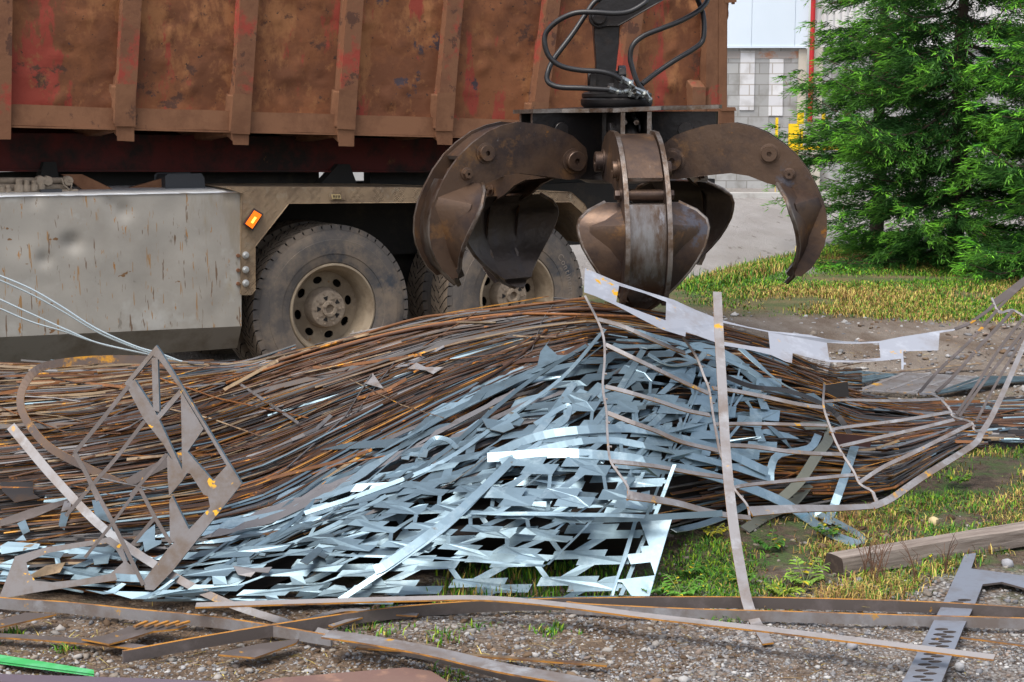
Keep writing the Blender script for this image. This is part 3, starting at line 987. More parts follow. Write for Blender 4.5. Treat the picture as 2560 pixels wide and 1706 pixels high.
# boom tip the grapple hangs from
bm = MB()
bl = [G3(700, 200), G3(740, 110), G3(900, -60), G3(2200, -900), G3(2700, -500), G3(1640, 0), G3(1060, 328), G3(930, 330), G3(820, 340), G3(740, 300)]
for dy in (-.11, .09):
    bm.prism([bl], lambda x, y: gp((x, y), dy), Vector((0, .02, 0)))
bl2 = [G3(1100, 0), G3(2200, -880), G3(2660, -500), G3(1640, -20)]
bm.prism([bl2], lambda x, y: gp((x, y), -.089), Vector((0, .178, 0)))
bm.disc(gp(G3(805, 230), -.11), RX, ZV, Vector((0, -1, 0)), .036, .035, 24)
bo = bm.build('crane_boom', M['grab_dark'], smooth=35, bevel=.005)
tag(bo, 'greasy black end of the crane boom carrying the grapple', 'crane boom')
# ------------------------------------------------------------------ ground
def ground_mat():
    m = bpy.data.materials.new('gravel_and_dirt')
    m.use_nodes = True
    nt = m.node_tree; N, L = nt.nodes, nt.links
    b = N['Principled BSDF']
    tc = N.new('ShaderNodeTexCoord')
    def noi(sc, det=6, loc=0, st=(1, 1, 1)):
        mp = N.new('ShaderNodeMapping'); mp.inputs['Location'].default_value = (loc, loc, loc); mp.inputs['Scale'].default_value = st
        L.new(tc.outputs['Object'], mp.inputs['Vector'])
        z = N.new('ShaderNodeTexNoise'); z.inputs['Scale'].default_value = sc; z.inputs['Detail'].default_value = det; z.inputs['Roughness'].default_value = .65
        L.new(mp.outputs[0], z.inputs['Vector']); return z.outputs['Fac']
    def mr(x, a, c):
        r = N.new('ShaderNodeMapRange'); r.inputs['From Min'].default_value = a; r.inputs['From Max'].default_value = c
        L.new(x, r.inputs['Value']); return r.outputs[0]
    def mix(f, a, c):
        x = N.new('ShaderNodeMix'); x.data_type = 'RGBA'
        L.new(f, x.inputs['Factor'])
        for s_, v in (('A', a), ('B', c)):
            if isinstance(v, tuple): x.inputs[s_].default_value = (*v, 1)
            else: L.new(v, x.inputs[s_])
        return x.outputs['Result']
    def math_(op, a, c):
        x = N.new('ShaderNodeMath'); x.operation = op
        for i, v in enumerate((a, c)):
            if isinstance(v, (int, float)): x.inputs[i].default_value = v
            else: L.new(v, x.inputs[i])
        return x.outputs[0]
    sx = N.new('ShaderNodeSeparateXYZ'); L.new(tc.outputs['Object'], sx.inputs[0])
    X, Y = sx.outputs[0], sx.outputs[1]
    vo = N.new('ShaderNodeTexVoronoi'); vo.inputs['Scale'].default_value = 55
    L.new(tc.outputs['Object'], vo.inputs['Vector'])
    sep = N.new('ShaderNodeSeparateColor'); L.new(vo.outputs['Color'], sep.inputs[0])
    gravel = mix(mr(sep.outputs[0], .1, .9), (.19, .18, .175), (.38, .365, .355))
    gravel = mix(mr(sep.outputs[1], .75, .95), gravel, (.24, .17, .12))
    gravel = mix(mr(vo.outputs['Distance'], .35, .75), gravel, (.07, .055, .045))
    dirt = mix(mr(noi(9), .35, .65), (.055, .033, .02), (.15, .1, .062))
    dirt = mix(mr(noi(40, 4, 3), .5, .72), dirt, (.21, .16, .115))
    # more gravel to the right in front, more dirt to the left and beyond the heap
    f = math_('ADD', math_('MULTIPLY', X, .07), noi(1.1, 5, 9))
    near = mix(mr(f, .40, .62), dirt, gravel)
    farmix = mix(mr(noi(2.2, 6, 4, (1, .35, 1)), .4, .62), (.115, .08, .055), (.215, .18, .148))
    fy = mr(math_('ADD', Y, math_('MULTIPLY', noi(.8, 3, 2), 2.0)), 9.6, 11.2)
    soil = mix(mr(noi(14, 6, 5), .4, .66), (.045, .028, .017), (.12, .085, .055))
    fs_ = mr(math_('ADD', Y, math_('MULTIPLY', noi(2.2, 4, 7), 1.2)), 6.35, 6.75)
    moss = mix(mr(noi(5, 6, 3), .46, .58), soil, (.055, .085, .02))
    near = mix(fs_, near, moss)
    fyb = mr(math_('ADD', Y, math_('MULTIPLY', noi(1.1, 4, 3), 2.0)), 14.7, 15.6)
    farmix = mix(fyb, farmix, mix(mr(noi(2.0, 5, 5), .42, .6), (.07, .085, .022), (.15, .11, .045)))
    c = mix(fy, near, farmix)
    road = mix(mr(noi(1.3, 7, 6, (1, .2, 1)), .4, .65), (.225, .205, .19), (.30, .28, .265))
    road = mix(mr(noi(9, 5, 1, (1, .12, 1)), .60, .68), road, (.12, .1, .085))
    fy2 = mr(math_('ADD', math_('ADD', Y, math_('MULTIPLY', X, -.55)), math_('MULTIPLY', noi(.5, 3, 8), 2.5)), 16.6, 17.4)
    c = mix(fy2, c, road)
    L.new(c, b.inputs['Base Color'])
    b.inputs['Roughness'].default_value = .92
    bp = N.new('ShaderNodeBump'); bp.inputs['Strength'].default_value = .9; bp.inputs['Distance'].default_value = .02
    L.new(math_('ADD', noi(30, 6), math_('MULTIPLY', vo.outputs['Distance'], -.7)), bp.inputs['Height'])
    L.new(bp.outputs[0], b.inputs['Normal'])
    return m
M['ground'] = ground_mat()

def gz(x, y):
    """height of the ground"""
    k = 1 if y < 12 else max(0, 1 - (y - 12) / 6)
    h = .022 * noise.noise(Vector((x * 1.4, y * 1.4, 0))) + .014 * noise.noise(Vector((x * 5, y * 5, 3)))
    return (h - .012) * k

gm = MB()
xs = [-70, -30, -12, -6] + [-4 + .09 * i for i in range(90)] + [4.2, 6, 9, 14, 30, 70]
ys = [-8, 0, 2.5] + [3.6 + .09 * i for i in range(80)] + [11, 12, 14, 18, 24, 34, 60, 140]
gm.add([(x, y, gz(x, y) if -4.5 < x < 4.5 and y > 2 else -.01) for y in ys for x in xs],
       [(j * len(xs) + i, j * len(xs) + i + 1, (j + 1) * len(xs) + i + 1, (j + 1) * len(xs) + i) for j in range(len(ys) - 1) for i in range(len(xs) - 1)])
gnd = gm.build('ground', M['ground'], smooth=60, origin=(0, 0, 0))
tag(gnd, kind='structure')

def attr_mat(name, rough=.7, trans=0.0):
    m = bpy.data.materials.new(name); m.use_nodes = True
    nt = m.node_tree; N, L = nt.nodes, nt.links
    a = N.new('ShaderNodeAttribute'); a.attribute_name = 'tint'
    b = N['Principled BSDF']
    L.new(a.outputs['Color'], b.inputs['Base Color'])
    b.inputs['Roughness'].default_value = rough
    b.inputs['Specular IOR Level'].default_value = .25
    return m
M['blade'] = attr_mat('grass_blades', .65)
M['stone'] = attr_mat('mixed_stone', .9)
M['needle'] = attr_mat('spruce_needles', .55)
M['leaf'] = attr_mat('weed_leaves', .55)

def raw_mesh(name, V, Fs, tint, material, origin, label=None, parent=None):
    """V (n,3) array, Fs (m,k) array, tint (n,3)"""
    V = np.asarray(V, dtype=np.float32); Fs = np.asarray(Fs, dtype=np.int32)
    me = bpy.data.meshes.new(name)
    k = Fs.shape[1]
    me.vertices.add(len(V)); me.vertices.foreach_set('co', (V - np.array(origin, dtype=np.float32)).ravel())
    me.loops.add(Fs.size); me.loops.foreach_set('vertex_index', Fs.ravel())
    me.polygons.add(len(Fs)); me.polygons.foreach_set('loop_start', np.arange(len(Fs), dtype=np.int32) * k)
    me.polygons.foreach_set('loop_total', np.full(len(Fs), k, dtype=np.int32))
    me.update(calc_edges=True)
    at = me.attributes.new('tint', 'FLOAT_COLOR', 'POINT')
    c = np.ones((len(V), 4), dtype=np.float32); c[:, :3] = tint
    at.data.foreach_set('color', c.ravel())
    me.materials.append(material)
    o = bpy.data.objects.new(name, me); COL.objects.link(o)
    ORG[o] = Vector(origin)
    if parent is None: o.location = origin
    else:
        o.parent = parent
        o.location = Vector(origin) - ORG[parent]
    return o

nr = np.random.default_rng(5)

# ------------------------------------------------------------------ building behind
BY = 36.0
bld = empty('industrial_building', at_y(O(2000, 440), BY))
tag(bld, 'industrial building with white cladding over a patched grey block wall', 'building')
def bz(py): return at_y((1280, py), BY).z
def bx(px): return at_y((px, 266), BY).x
zp = bz(B5(0, 225)[1])
def brick(name, c1, c2, cm, sc, bw=.5, rh=.25):
    m = mat(name, c1, .9)
    nt = m.node_tree; N, L = nt.nodes, nt.links
    b = N['Principled BSDF']
    tc = N.new('ShaderNodeTexCoord'); mp = N.new('ShaderNodeMapping'); mp.inputs['Rotation'].default_value = (R(90), 0, 0)
    L.new(tc.outputs['Object'], mp.inputs['Vector'])
    t = N.new('ShaderNodeTexBrick'); t.inputs['Scale'].default_value = sc
    t.inputs['Color1'].default_value = (*c1, 1); t.inputs['Color2'].default_value = (*c2, 1); t.inputs['Mortar'].default_value = (*cm, 1)
    t.inputs['Brick Width'].default_value = bw; t.inputs['Row Height'].default_value = rh; t.inputs['Mortar Size'].default_value = .012
    L.new(mp.outputs[0], t.inputs['Vector'])
    nz = N.new('ShaderNodeTexNoise'); nz.inputs['Scale'].default_value = 2.5; nz.inputs['Detail'].default_value = 6
    L.new(tc.outputs['Object'], nz.inputs['Vector'])
    mr = N.new('ShaderNodeMapRange'); mr.inputs['From Min'].default_value = .5; mr.inputs['From Max'].default_value = .75
    L.new(nz.outputs['Fac'], mr.inputs['Value'])
    mx = N.new('ShaderNodeMix'); mx.data_type = 'RGBA'
    L.new(mr.outputs[0], mx.inputs['Factor']); L.new(t.outputs['Color'], mx.inputs['A']); mx.inputs['B'].default_value = (c1[0] * .6, c1[1] * .57, c1[2] * .52, 1)
    L.new(mx.outputs['Result'], b.inputs['Base Color'])
    return m
M['block'] = brick('grey_block_wall', (.30, .30, .295), (.37, .37, .365), (.22, .21, .2), 1.0, .46, .235)
M['wblock'] = brick('white_block_infill', (.56, .56, .58), (.64, .64, .65), (.36, .33, .3), 1.0, .5, .235)
M['clad'] = mat('white_cladding', (.62, .70, .78), .45, 0, [((.56, .64, .72), .4, .4, .7, 3)])
M['cladrib'] = mat('grey_corrugated_cladding', (.58, .57, .56), .5)
M['render_wall'] = mat('pale_render_strip', (.48, .45, .38), .85, 0, [((.4, .36, .3), 2, .5, .7, 5)])
M['brickred'] = mat('orange_brick_course', (.36, .18, .11), .9, 0, [((.33, .3, .28), 1.6, .42, .5, 5)])
M['redpipe'] = mat('red_downpipe', (.42, .012, .015), .45)
M['yellow'] = mat('yellow_paint', (.8, .52, .0), .5)
M['white'] = mat('white_wall_paint', (.78, .78, .78), .7)
x0, x1 = -9.0, bx(B5(835, 0)[0])
bm_ = MB(); bm_.aabox(x0, x1 - .02, BY, BY + .3, -.1, zp + .02)
bm_.aabox(bx(B5(990, 0)[0]), 24, BY + .05, BY + .35, -.1, zp)
bm_.build('block_wall', M['block'], bld)
bm_ = MB()
zc = bz(B5(0, 300)[1])
bm_.aabox(bx(B5(60, 0)[0]) - 3, bx(B5(760, 0)[0]), BY - .012, BY + .05, zc - .09, zc + .07)
bm_.build('brick_course', M['brickred'], bld)
for xa, xb, ya, yb in ((190, 330, 265, 845), (475, 612, 345, 900)):
    bm_ = MB(); bm_.aabox(bx(B5(xa, 0)[0]), bx(B5(xb, 0)[0]), BY - .03, BY + .05, bz(B5(0, yb)[1]), bz(B5(0, ya)[1]))
    bm_.build('block_infill', M['wblock'], bld)
bm_ = MB()
pw = .95
x = x0
while x < x1:
    bm_.aabox(x + .006, min(x + pw - .006, x1), BY - .12, BY + .25, zp, 7)
    x += pw
bm_.aabox(x0, x1, BY - .1, BY + .24, zp + .01, 7)
bm_.aabox(x0, x1, BY - .14, BY - .115, zp - .03, zp + .015)
bm_.build('wall_cladding', M['clad'], bld)
bm_ = MB()
xr0 = bx(B5(900, 0)[0])
zz = bz(B5(0, 230)[1])
n = 130
for i in range(n):
    x = xr0 + i * .15
    bm_.hull8([(x, BY - .05, zz), (x + .05, BY - .09, zz), (x + .1, BY - .09, zz), (x + .15, BY - .05, zz)], [(x, BY - .05, 7), (x + .05, BY - .09, 7), (x + .1, BY - .09, 7), (x + .15, BY - .05, 7)])
bm_.build('corrugated_cladding', M['cladrib'], bld)
bm_ = MB(); bm_.aabox(bx(B5(755, 0)[0]), bx(B5(835, 0)[0]), BY - .06, BY + .1, -.1, zp - .05)
bm_.aabox(bx(B5(905, 0)[0]), bx(B5(990, 0)[0]), BY - .08, BY + .2, -.1, bz(B5(0, 230)[1]))
bm_.build('rendered_pier', M['render_wall'], bld)
bm_ = MB(); bm_.tube([(bx(B5(868, 0)[0]), BY - .2, bz(B5(0, 965)[1])), (bx(B5(875, 0)[0]), BY - .2, 7)], .055, 10)
for z in (2.2, 4.2):
    bm_.aabox(bx(B5(868, 0)[0]) - .07, bx(B5(868, 0)[0]) + .07, BY - .3, BY, z, z + .05)
bm_.build('downpipe', M['redpipe'], bld, smooth=40)
bm_ = MB(); bm_.aabox(x0, 24, BY - .5, BY + 12, 6.99, 7.2)
bm_.aabox(x0 - .3, x0, BY, BY + 12, -.1, 7)
bm_.build('roof', M['cladrib'], bld)
# kerb of the yard
kb = MB(); kb.aabox(-9, 20, 32.0, 32.3, -.05, .1)
kerb = kb.build('concrete_kerb', mat('pale_kerb_concrete', (.42, .41, .39), .9, 0, [((.3, .28, .26), 3, .5, .7, 4)]))
tag(kerb, 'long pale concrete kerb across the yard before the building', 'kerb')
# yellow gate posts and rail by the wall
ym = MB()
YY = 33.5
def yx(px): return at_y((px, 266), YY).x
def yz(py): return at_y((1280, py), YY).z
for xa, xb, ya, yb in ((555, 575, 920, 1130), (768, 825, 870, 980), (760, 790, 1030, 1090), (1010, 1035, 880, 980), (800, 822, 1030, 1230)):
    ym.aabox(yx(B5(xa, 0)[0]), yx(B5(xb, 0)[0]), YY, YY + .12, max(0, yz(B5(0, yb)[1])), yz(B5(0, ya)[1]))
ym.aabox(yx(B5(768, 0)[0]) + .03, yx(B5(825, 0)[0]) - .3, YY + .02, YY + .1, 0, yz(B5(0, 980)[1]))
ym.aabox(yx(B5(555, 0)[0]) + .02, yx(B5(575, 0)[0]) - .02, YY + .02, YY + .1, 0, yz(B5(0, 1130)[1]))
ym.aabox(yx(B5(640, 0)[0]), yx(B5(1300, 0)[0]), YY - .1, YY + .05, yz(B5(0, 1235)[1]), yz(B5(0, 1200)[1]))
yo = ym.build('yellow_barrier', M['yellow'])
tag(yo, 'yellow steel barrier with posts and rail before the block wall', 'barrier')

# ------------------------------------------------------------------ spruces
def spruce(label, x, y, h, rad, seed, bright=1.0, zlow=.25, nbr=9):
    rs = np.random.default_rng(seed)
    root = empty('spruce_tree', (x, y, 0))
    tag(root, label, 'tree', 'spruces at the edge of the yard')
    tk = MB()
    pts = [Vector((x + .03 * math.sin(i * 1.7), y + .03 * math.cos(i * 2.1), h * i / 8)) for i in range(9)]
    tk.tube(pts, [max(.012, .11 * (1 - i / 8.2) * h / 7) for i in range(9)], 8)
    Vs, Fs, Cs = [], [], []
    up = np.array([0, 0, 1.0])
    nv = 0
    def shoots(base, dirs, lens, wid, tints):
        nonlocal nv
        n = len(base)
        side = np.cross(dirs, up) + rs.normal(0, .35, (n, 3))
        side /= np.linalg.norm(side, axis=1)[:, None] + 1e-9
        nor = np.cross(dirs, side)
        for s_ in (side, nor * .75):
            a = base
            b = base + dirs * (lens * .4)[:, None] + s_ * wid[:, None]
            c = base + dirs * lens[:, None]
            d = base + dirs * (lens * .4)[:, None] - s_ * wid[:, None]
            Vs.append(np.stack([a, b, c, d], 1).reshape(-1, 3))
            Fs.append(np.arange(n * 4).reshape(n, 4) + nv)
            nv += n * 4
            tt = np.stack([tints * .8, tints, tints * 1.25, tints], 1).reshape(-1, 3)
            Cs.append(tt)
    z = zlow
    while z < h - .1:
        f = z / h
        L0 = rad * (1 - f) ** .85 * lerp(.74, 1.0, min(1, z / 1.5))
        nb = nbr if f < .55 else nbr - 2
        a0 = rs.uniform(0, 6.28)
        for k in range(nb):
            a = a0 + 6.283 * k / nb + rs.normal(0, .18)
            L_ = L0 * rs.uniform(.7, 1.12)
            hz = z + rs.uniform(-.1, .1)
            e = np.array([math.cos(a), math.sin(a), 0])
            lift = rs.uniform(-.05, .18) - .15 * (1 - f)
            ns = max(6, int(L_ / .16))
            t = np.linspace(0, 1, ns)
            P = np.array([x, y, hz]) + e * (t * L_)[:, None] + up * ((lift * t * L_ - .16 * L_ * np.sin(t * 2.6) + .12 * L_ * t ** 3)[:, None])
            P[:, 2] = np.maximum(P[:, 2], .07)
            tk.tube([Vector(p) for p in P[::2]], [max(.004, .018 * (1 - i / (len(P[::2]) + .5))) for i in range(len(P[::2]))], 4, 0, False)
            sd = np.cross(e, up)
            for i in range(max(1, int(ns * .12)), ns):
                tt = t[i]
                tw = L_ * .5 * (1 - tt) ** .7 + .12
                for sg in (-1, 1, 1, -1):
                    dd = e * rs.uniform(.45, .95) + sd * sg * rs.uniform(.5, .9) + up * rs.uniform(-.26, .1)
                    dd /= np.linalg.norm(dd)
                    q = P[i] + e * rs.uniform(-.08, .08)
                    tl_ = min(tw, .75) * rs.uniform(.6, 1.1)
                    m_ = max(2, int(tl_ / .055))
                    u = np.linspace(.12, 1, m_)
                    base = q + dd * (u * tl_)[:, None] - up * ((.16 * tl_ * u ** 1.5)[:, None])
                    base = np.concatenate([base] * 6) + rs.normal(0, .018, (6 * m_, 3))
                    n = len(base)
                    d2 = dd * .9 + sd * rs.normal(0, .42, n)[:, None] + e * rs.normal(.1, .3, n)[:, None] + up * rs.normal(-.08, .3, n)[:, None]
                    d2 /= np.linalg.norm(d2, axis=1)[:, None]
                    lens = rs.uniform(.05, .12, n)
                    wid = rs.uniform(.0045, .008, n)
                    tip = np.concatenate([u] * 6) * tt
                    g = rs.uniform(.7, 1.3, n)[:, None]
                    old, new = np.array([.03, .105, .02]), np.array([.165, .41, .035])
                    tk_ = np.clip(tip[:, None] * 1.25 - .1, 0, 1) ** 1.6
                    tin = (old * (1 - tk_) + new * tk_) * g * bright
                    brown = rs.uniform(0, 1, n) > .985
                    tin[brown] = [.16, .09, .04]
                    shoots(base, d2, lens, wid, tin)
            n = 2
            shoots(np.repeat(P[-1:], n, 0), np.repeat(e[None], n, 0) + rs.normal(0, .2, (n, 3)), np.full(n, .16), np.full(n, .014), np.repeat(np.array([[.14, .42, .04]]) * bright, n, 0))
        z += rs.uniform(.26, .38)
    tk.build('trunk', mat('spruce_bark', (.06, .042, .03), .9), root, smooth=60)
    raw_mesh('crown', np.concatenate(Vs), np.concatenate(Fs), np.concatenate(Cs), M['needle'], (x, y, 0), parent=root)
    return root
sx_ = lambda px, Y: at_y((px, 266), Y).x
spruce('tall dense green spruce, the largest, filling the upper right corner', sx_(2400, 18.6), 18.6, 6.6, 2.3, 3)
spruce('slimmer spruce behind the large one, its branches reaching toward the truck', sx_(2200, 20.6), 20.6, 6.2, 1.6, 8, .95, 1.35, 8)
spruce('bright green young spruce cut by the right edge of the view', sx_(2680, 17.0), 17.0, 4.4, 1.6, 5, 1.25)
# ------------------------------------------------------------------ scrap: materials
M['rust_dark'] = mat('dark_rusty_steel', (.055, .024, .013), .6, .3, [((.10, .045, .02), 6, .5, .7, 4), ((.42, .14, .008), 9, .62, .70, 5)], bump=[(60, .2, .003)], vary=.45)
M['rust_orange'] = mat('orange_rusty_steel', (.16, .058, .013), .65, .15, [((.065, .028, .013), 5, .48, .62, 5), ((.6, .24, .01), 8, .6, .68, 5)], bump=[(60, .2, .003)], vary=.4)
M['rust_tan'] = mat('tan_dusty_steel', (.22, .155, .09), .6, .2, [((.09, .05, .03), 5, .46, .6, 5), ((.6, .27, .015), 8, .6, .68, 5)], vary=.4)
M['steel_grey'] = mat('grey_mill_steel', (.15, .145, .15), .5, .55, [((.09, .075, .065), 4, .5, .66, 6), ((.42, .2, .015), 7, .68, .72, 5)], vary=.3)
M['steel_dark'] = mat('dark_mill_steel', (.035, .033, .034), .5, .5, [((.07, .045, .03), 5, .52, .68, 5)], vary=.4)
M['galv'] = mat('galvanised_sheet', (.30, .415, .485), .45, .8, [((.215, .30, .345), 3, .42, .64, 6), ((.40, .51, .56), 9, .55, .68, 6), ((.2, .17, .13), 7, .64, .68, 7)], rough_var=(5, .2), vary=.15)
M['galv_dull'] = mat('dull_galvanised_sheet', (.165, .235, .28), .45, .75, [((.105, .145, .165), 4, .45, .65, 6), ((.3, .22, .13), 9, .68, .73, 5)], rough_var=(5, .2), vary=.3)
M['cut_edge'] = mat('dull_cut_edge', (.2, .18, .15), .6, .4, [((.1, .085, .07), 12, .5, .65, 4)])
M['galv_edge'] = mat('cut_zinc_edge', (.6, .68, .7), .4, .6)
M['bar_grey'] = mat('lilac_grey_flat_bar', (.235, .225, .23), .56, .25, [((.17, .14, .125), 5, .44, .62, 8), ((.32, .325, .34), 7, .54, .68, 6), ((.55, .28, .014), 6, .615, .665, 7)], bump=[(40, .15, .003)])
M['bar_dark'] = mat('dark_flat_bar', (.10, .082, .075), .58, .25, [((.15, .125, .12), 5, .5, .66, 6), ((.55, .26, .012), 6, .645, .68, 5)], bump=[(40, .15, .003)])
M['edge_rust'] = mat('orange_rusted_edge', (.43, .19, .028), .75, .1, [((.18, .09, .04), 9, .45, .6, 4)])
M['frame_plate'] = mat('rust_spotted_plate', (.15, .138, .138), .68, .15, [((.11, .08, .06), 7, .42, .62, 6), ((.6, .31, .01), 7, .605, .63, 4)], bump=[(40, .15, .003)])
M['heap'] = mat('heap_gap_shade', (.008, .006, .005), .85, .1, [((.03, .015, .009), 20, .5, .7, 5, (.3, .3, 4))])  # near-black colour stands in for the shade in gaps between strips
M['heap_grey'] = M['steel_dark']

# ------------------------------------------------------------------ scrap: the surface of the heap, in overview pixels
YB = [(-300, 1345), (0, 1345), (300, 1375), (600, 1388), (1000, 1392), (1300, 1390), (1480, 1375), (1560, 1240), (1700, 1190), (1900, 1160), (2050, 1135), (2200, 1040), (2500, 1030), (2700, 1030)]
YC = [(-300, 832), (350, 826), (560, 836), (640, 815), (720, 795), (830, 768), (930, 745), (1040, 720), (1200, 703), (1340, 690), (1480, 712), (1600, 735), (1750, 778), (1880, 840), (1950, 895), (2100, 925), (2200, 935), (2700, 940)]
DCR = [(-300, 7.6), (600, 7.9), (1340, 7.7), (1750, 8.0), (2000, 8.7), (2200, 9.2), (2700, 9.8)]
def gdepth(y): return ground(O(1176, y)).y
def pdepth(x, y):
    yb, yc = interp(x, YB), interp(x, YC)
    t = max(0.0, min(1.15, (yb - y) / (yb - yc)))
    return gdepth(yb) + (interp(x, DCR) - gdepth(yb)) * t ** 1.6
def pile(x, y, lift=0.0):
    p = at_y(O(x, y), pdepth(x, y) - lift)
    if p.z < .006: p = ground(O(x, y), .006)
    return p

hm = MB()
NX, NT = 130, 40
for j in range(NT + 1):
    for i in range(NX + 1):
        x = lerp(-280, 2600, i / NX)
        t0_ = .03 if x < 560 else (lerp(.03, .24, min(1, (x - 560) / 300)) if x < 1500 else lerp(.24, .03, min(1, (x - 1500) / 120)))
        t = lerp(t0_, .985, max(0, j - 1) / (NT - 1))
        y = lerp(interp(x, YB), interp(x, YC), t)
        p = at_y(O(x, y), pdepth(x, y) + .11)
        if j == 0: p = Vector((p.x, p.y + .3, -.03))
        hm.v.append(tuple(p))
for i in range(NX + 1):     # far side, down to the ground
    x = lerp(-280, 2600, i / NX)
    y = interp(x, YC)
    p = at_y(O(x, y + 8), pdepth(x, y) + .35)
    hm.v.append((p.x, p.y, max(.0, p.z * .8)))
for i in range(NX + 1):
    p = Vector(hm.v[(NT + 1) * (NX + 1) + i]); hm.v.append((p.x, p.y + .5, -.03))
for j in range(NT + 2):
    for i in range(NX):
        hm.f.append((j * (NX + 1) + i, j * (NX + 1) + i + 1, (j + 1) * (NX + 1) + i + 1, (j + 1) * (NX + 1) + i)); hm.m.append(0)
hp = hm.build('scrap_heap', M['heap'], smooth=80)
tag(hp, 'packed mass of tangled scrap under the visible strips, painted near black for shade', 'scrap heap', kind='stuff')

# ------------------------------------------------------------------ scrap: hundreds of strips
def family(U, L):
    return lambda x, v: lerp(interp(x, U), interp(x, L), v)
U2 = [(-200, 990), (0, 975), (200, 952), (400, 905), (640, 822), (930, 748), (1040, 722), (1340, 694), (1480, 714), (1600, 738), (1750, 782), (1900, 850)]
L2 = [(-200, 1262), (0, 1245), (200, 1225), (500, 1195), (620, 1160), (800, 1060), (1000, 950), (1200, 850), (1400, 795), (1600, 800), (1750, 810), (1900, 870)]
fA2 = family(U2, L2)
U1 = [(-200, 836), (0, 836), (350, 830), (560, 838), (700, 806)]
L1 = [(-200, 1000), (0, 985), (200, 962), (400, 915), (700, 812)]
fA1 = family(U1, L1)
UD = [(1500, 800), (1700, 800), (1880, 860), (1950, 905), (2100, 930), (2200, 942), (2600, 945)]
LD = [(1500, 1225), (1700, 1180), (1900, 1152), (2050, 1125), (2200, 1030), (2600, 1020)]
fD = family(UD, LD)
UC_ = [(1150, 712), (1340, 696), (1480, 716), (1600, 740), (1750, 782), (1900, 855)]
LC_ = [(1150, 880), (1300, 850), (1500, 835), (1750, 860), (1900, 900)]
fC = family(UC_, LC_)
LB = [(-200, 1340), (0, 1340), (300, 1372), (600, 1384), (1000, 1386), (1300, 1384), (1500, 1240), (1600, 1210)]
fB = family(L2, LB)

def strip_path(fam, x0, x1, v, dv, lift, dl, bend=0.0):
    n = max(4, int(abs(x1 - x0) / 55))
    ph = rng.uniform(0, 6)
    out = []
    for i in range(n + 1):
        t = i / n
        x = lerp(x0, x1, t)
        vv = v + dv * (t - .5) + .006 * math.sin(t * 7 + ph)
        y = fam(x, vv) + bend * 60 * (t - .5) ** 2 * -1
        out.append(pile(x, y, lift + dl * (t - .5)))
    return out
VIEW = (EYE - Vector((0, 7, .4))).normalized()
def rnd_normal(k=.6):
    return (Vector((rng.gauss(0, .35), -.55 + rng.gauss(0, .35), .75 + rng.gauss(0, .3)))).normalized()

MATS = [M['rust_dark'], M['rust_orange'], M['rust_tan'], M['steel_grey'], M['steel_dark'], M['galv_dull'], M['edge_rust'], M['galv']]
def pick(wts):
    r = rng.uniform(0, sum(wts)); a = 0
    for i, w_ in enumerate(wts):
        a += w_
        if r <= a: return i
    return 0
KINDS_ = {
    'A2': dict(fam=fA2, xr=(-150, 1650), ln=(420, 1500), vr=(0, 1), w=(.003, .0095), mats=(5, 1.7, 1.4, 2.2, 4.6, .8, 0, 0), lift=(-.05, .06)),
    'A1': dict(fam=fA1, xr=(-180, 560), ln=(250, 760), vr=(0, 1), w=(.004, .011), mats=(2, 3, 4, 2.4, 1.5, .4, 0, 0), lift=(-.05, .05)),
    'C': dict(fam=fC, xr=(1200, 1860), ln=(140, 480), vr=(0, 1), w=(.004, .012), mats=(5, 1.8, 1.0, 1.6, 4.5, 1.0, 0, 0), lift=(-.05, .04)),
    'D': dict(fam=fD, xr=(1500, 2150), ln=(150, 560), vr=(0, 1), w=(.004, .013), mats=(4, 1.4, .9, 2.0, 5, 1.0, 0, .1), lift=(-.05, .05)),
    'B': dict(fam=fB, xr=(-150, 1250), ln=(150, 560), vr=(0, 1), w=(.005, .02), mats=(1.6, .9, .7, 2.0, 4.5, 2.2, 0, .15), lift=(-.05, .03)),
}
def one_strip(kind, top):
    K = KINDS_[kind]
    ln = rng.uniform(*K['ln'])
    x0 = rng.uniform(K['xr'][0], K['xr'][1] - ln * .5)
    x1 = min(x0 + ln, K['xr'][1] + 120)
    v = rng.uniform(*K['vr'])
    if kind == 'B' and x1 > 560: v = rng.uniform(0, .42)
    if kind == 'A2' and x1 > 1350 and v > .7: x1 = 1350
    lift = rng.uniform(*K['lift']) + (.02 if top else 0)
    lift += .045 * noise.noise(Vector((v * 11, x0 * .002, len(kind) + ord(kind[0]))))
    if kind == 'A2' and rng.random() < .03: K = dict(K, w=(.014, .03))
    P_ = strip_path(K['fam'], x0, x1, v, rng.gauss(0, .06 if not top else .11) * (1.8 if rng.random() < .12 else 1), lift, rng.gauss(0, .03), rng.gauss(0, .5))
    wd = rng.uniform(*K['w']) * (1.15 if top else 1)
    th = rng.uniform(.003, .006)
    mi = pick(K['mats'])
    if kind == 'A2' and v < .45 and mi in (5, 7): mi = 0
    if kind == 'A2' and v > .4 and x0 > 620 and rng.random() < .6: mi = rng.choice((0, 0, 4))
    if kind == 'A2' and x1 < 900 and v > .15 and rng.random() < .3: mi = rng.choice((1, 2))
    me = 6 if (mi in (0, 1, 2, 4) and rng.random() < .5) else mi
    return P_, wd, th, rnd_normal(), mi, me

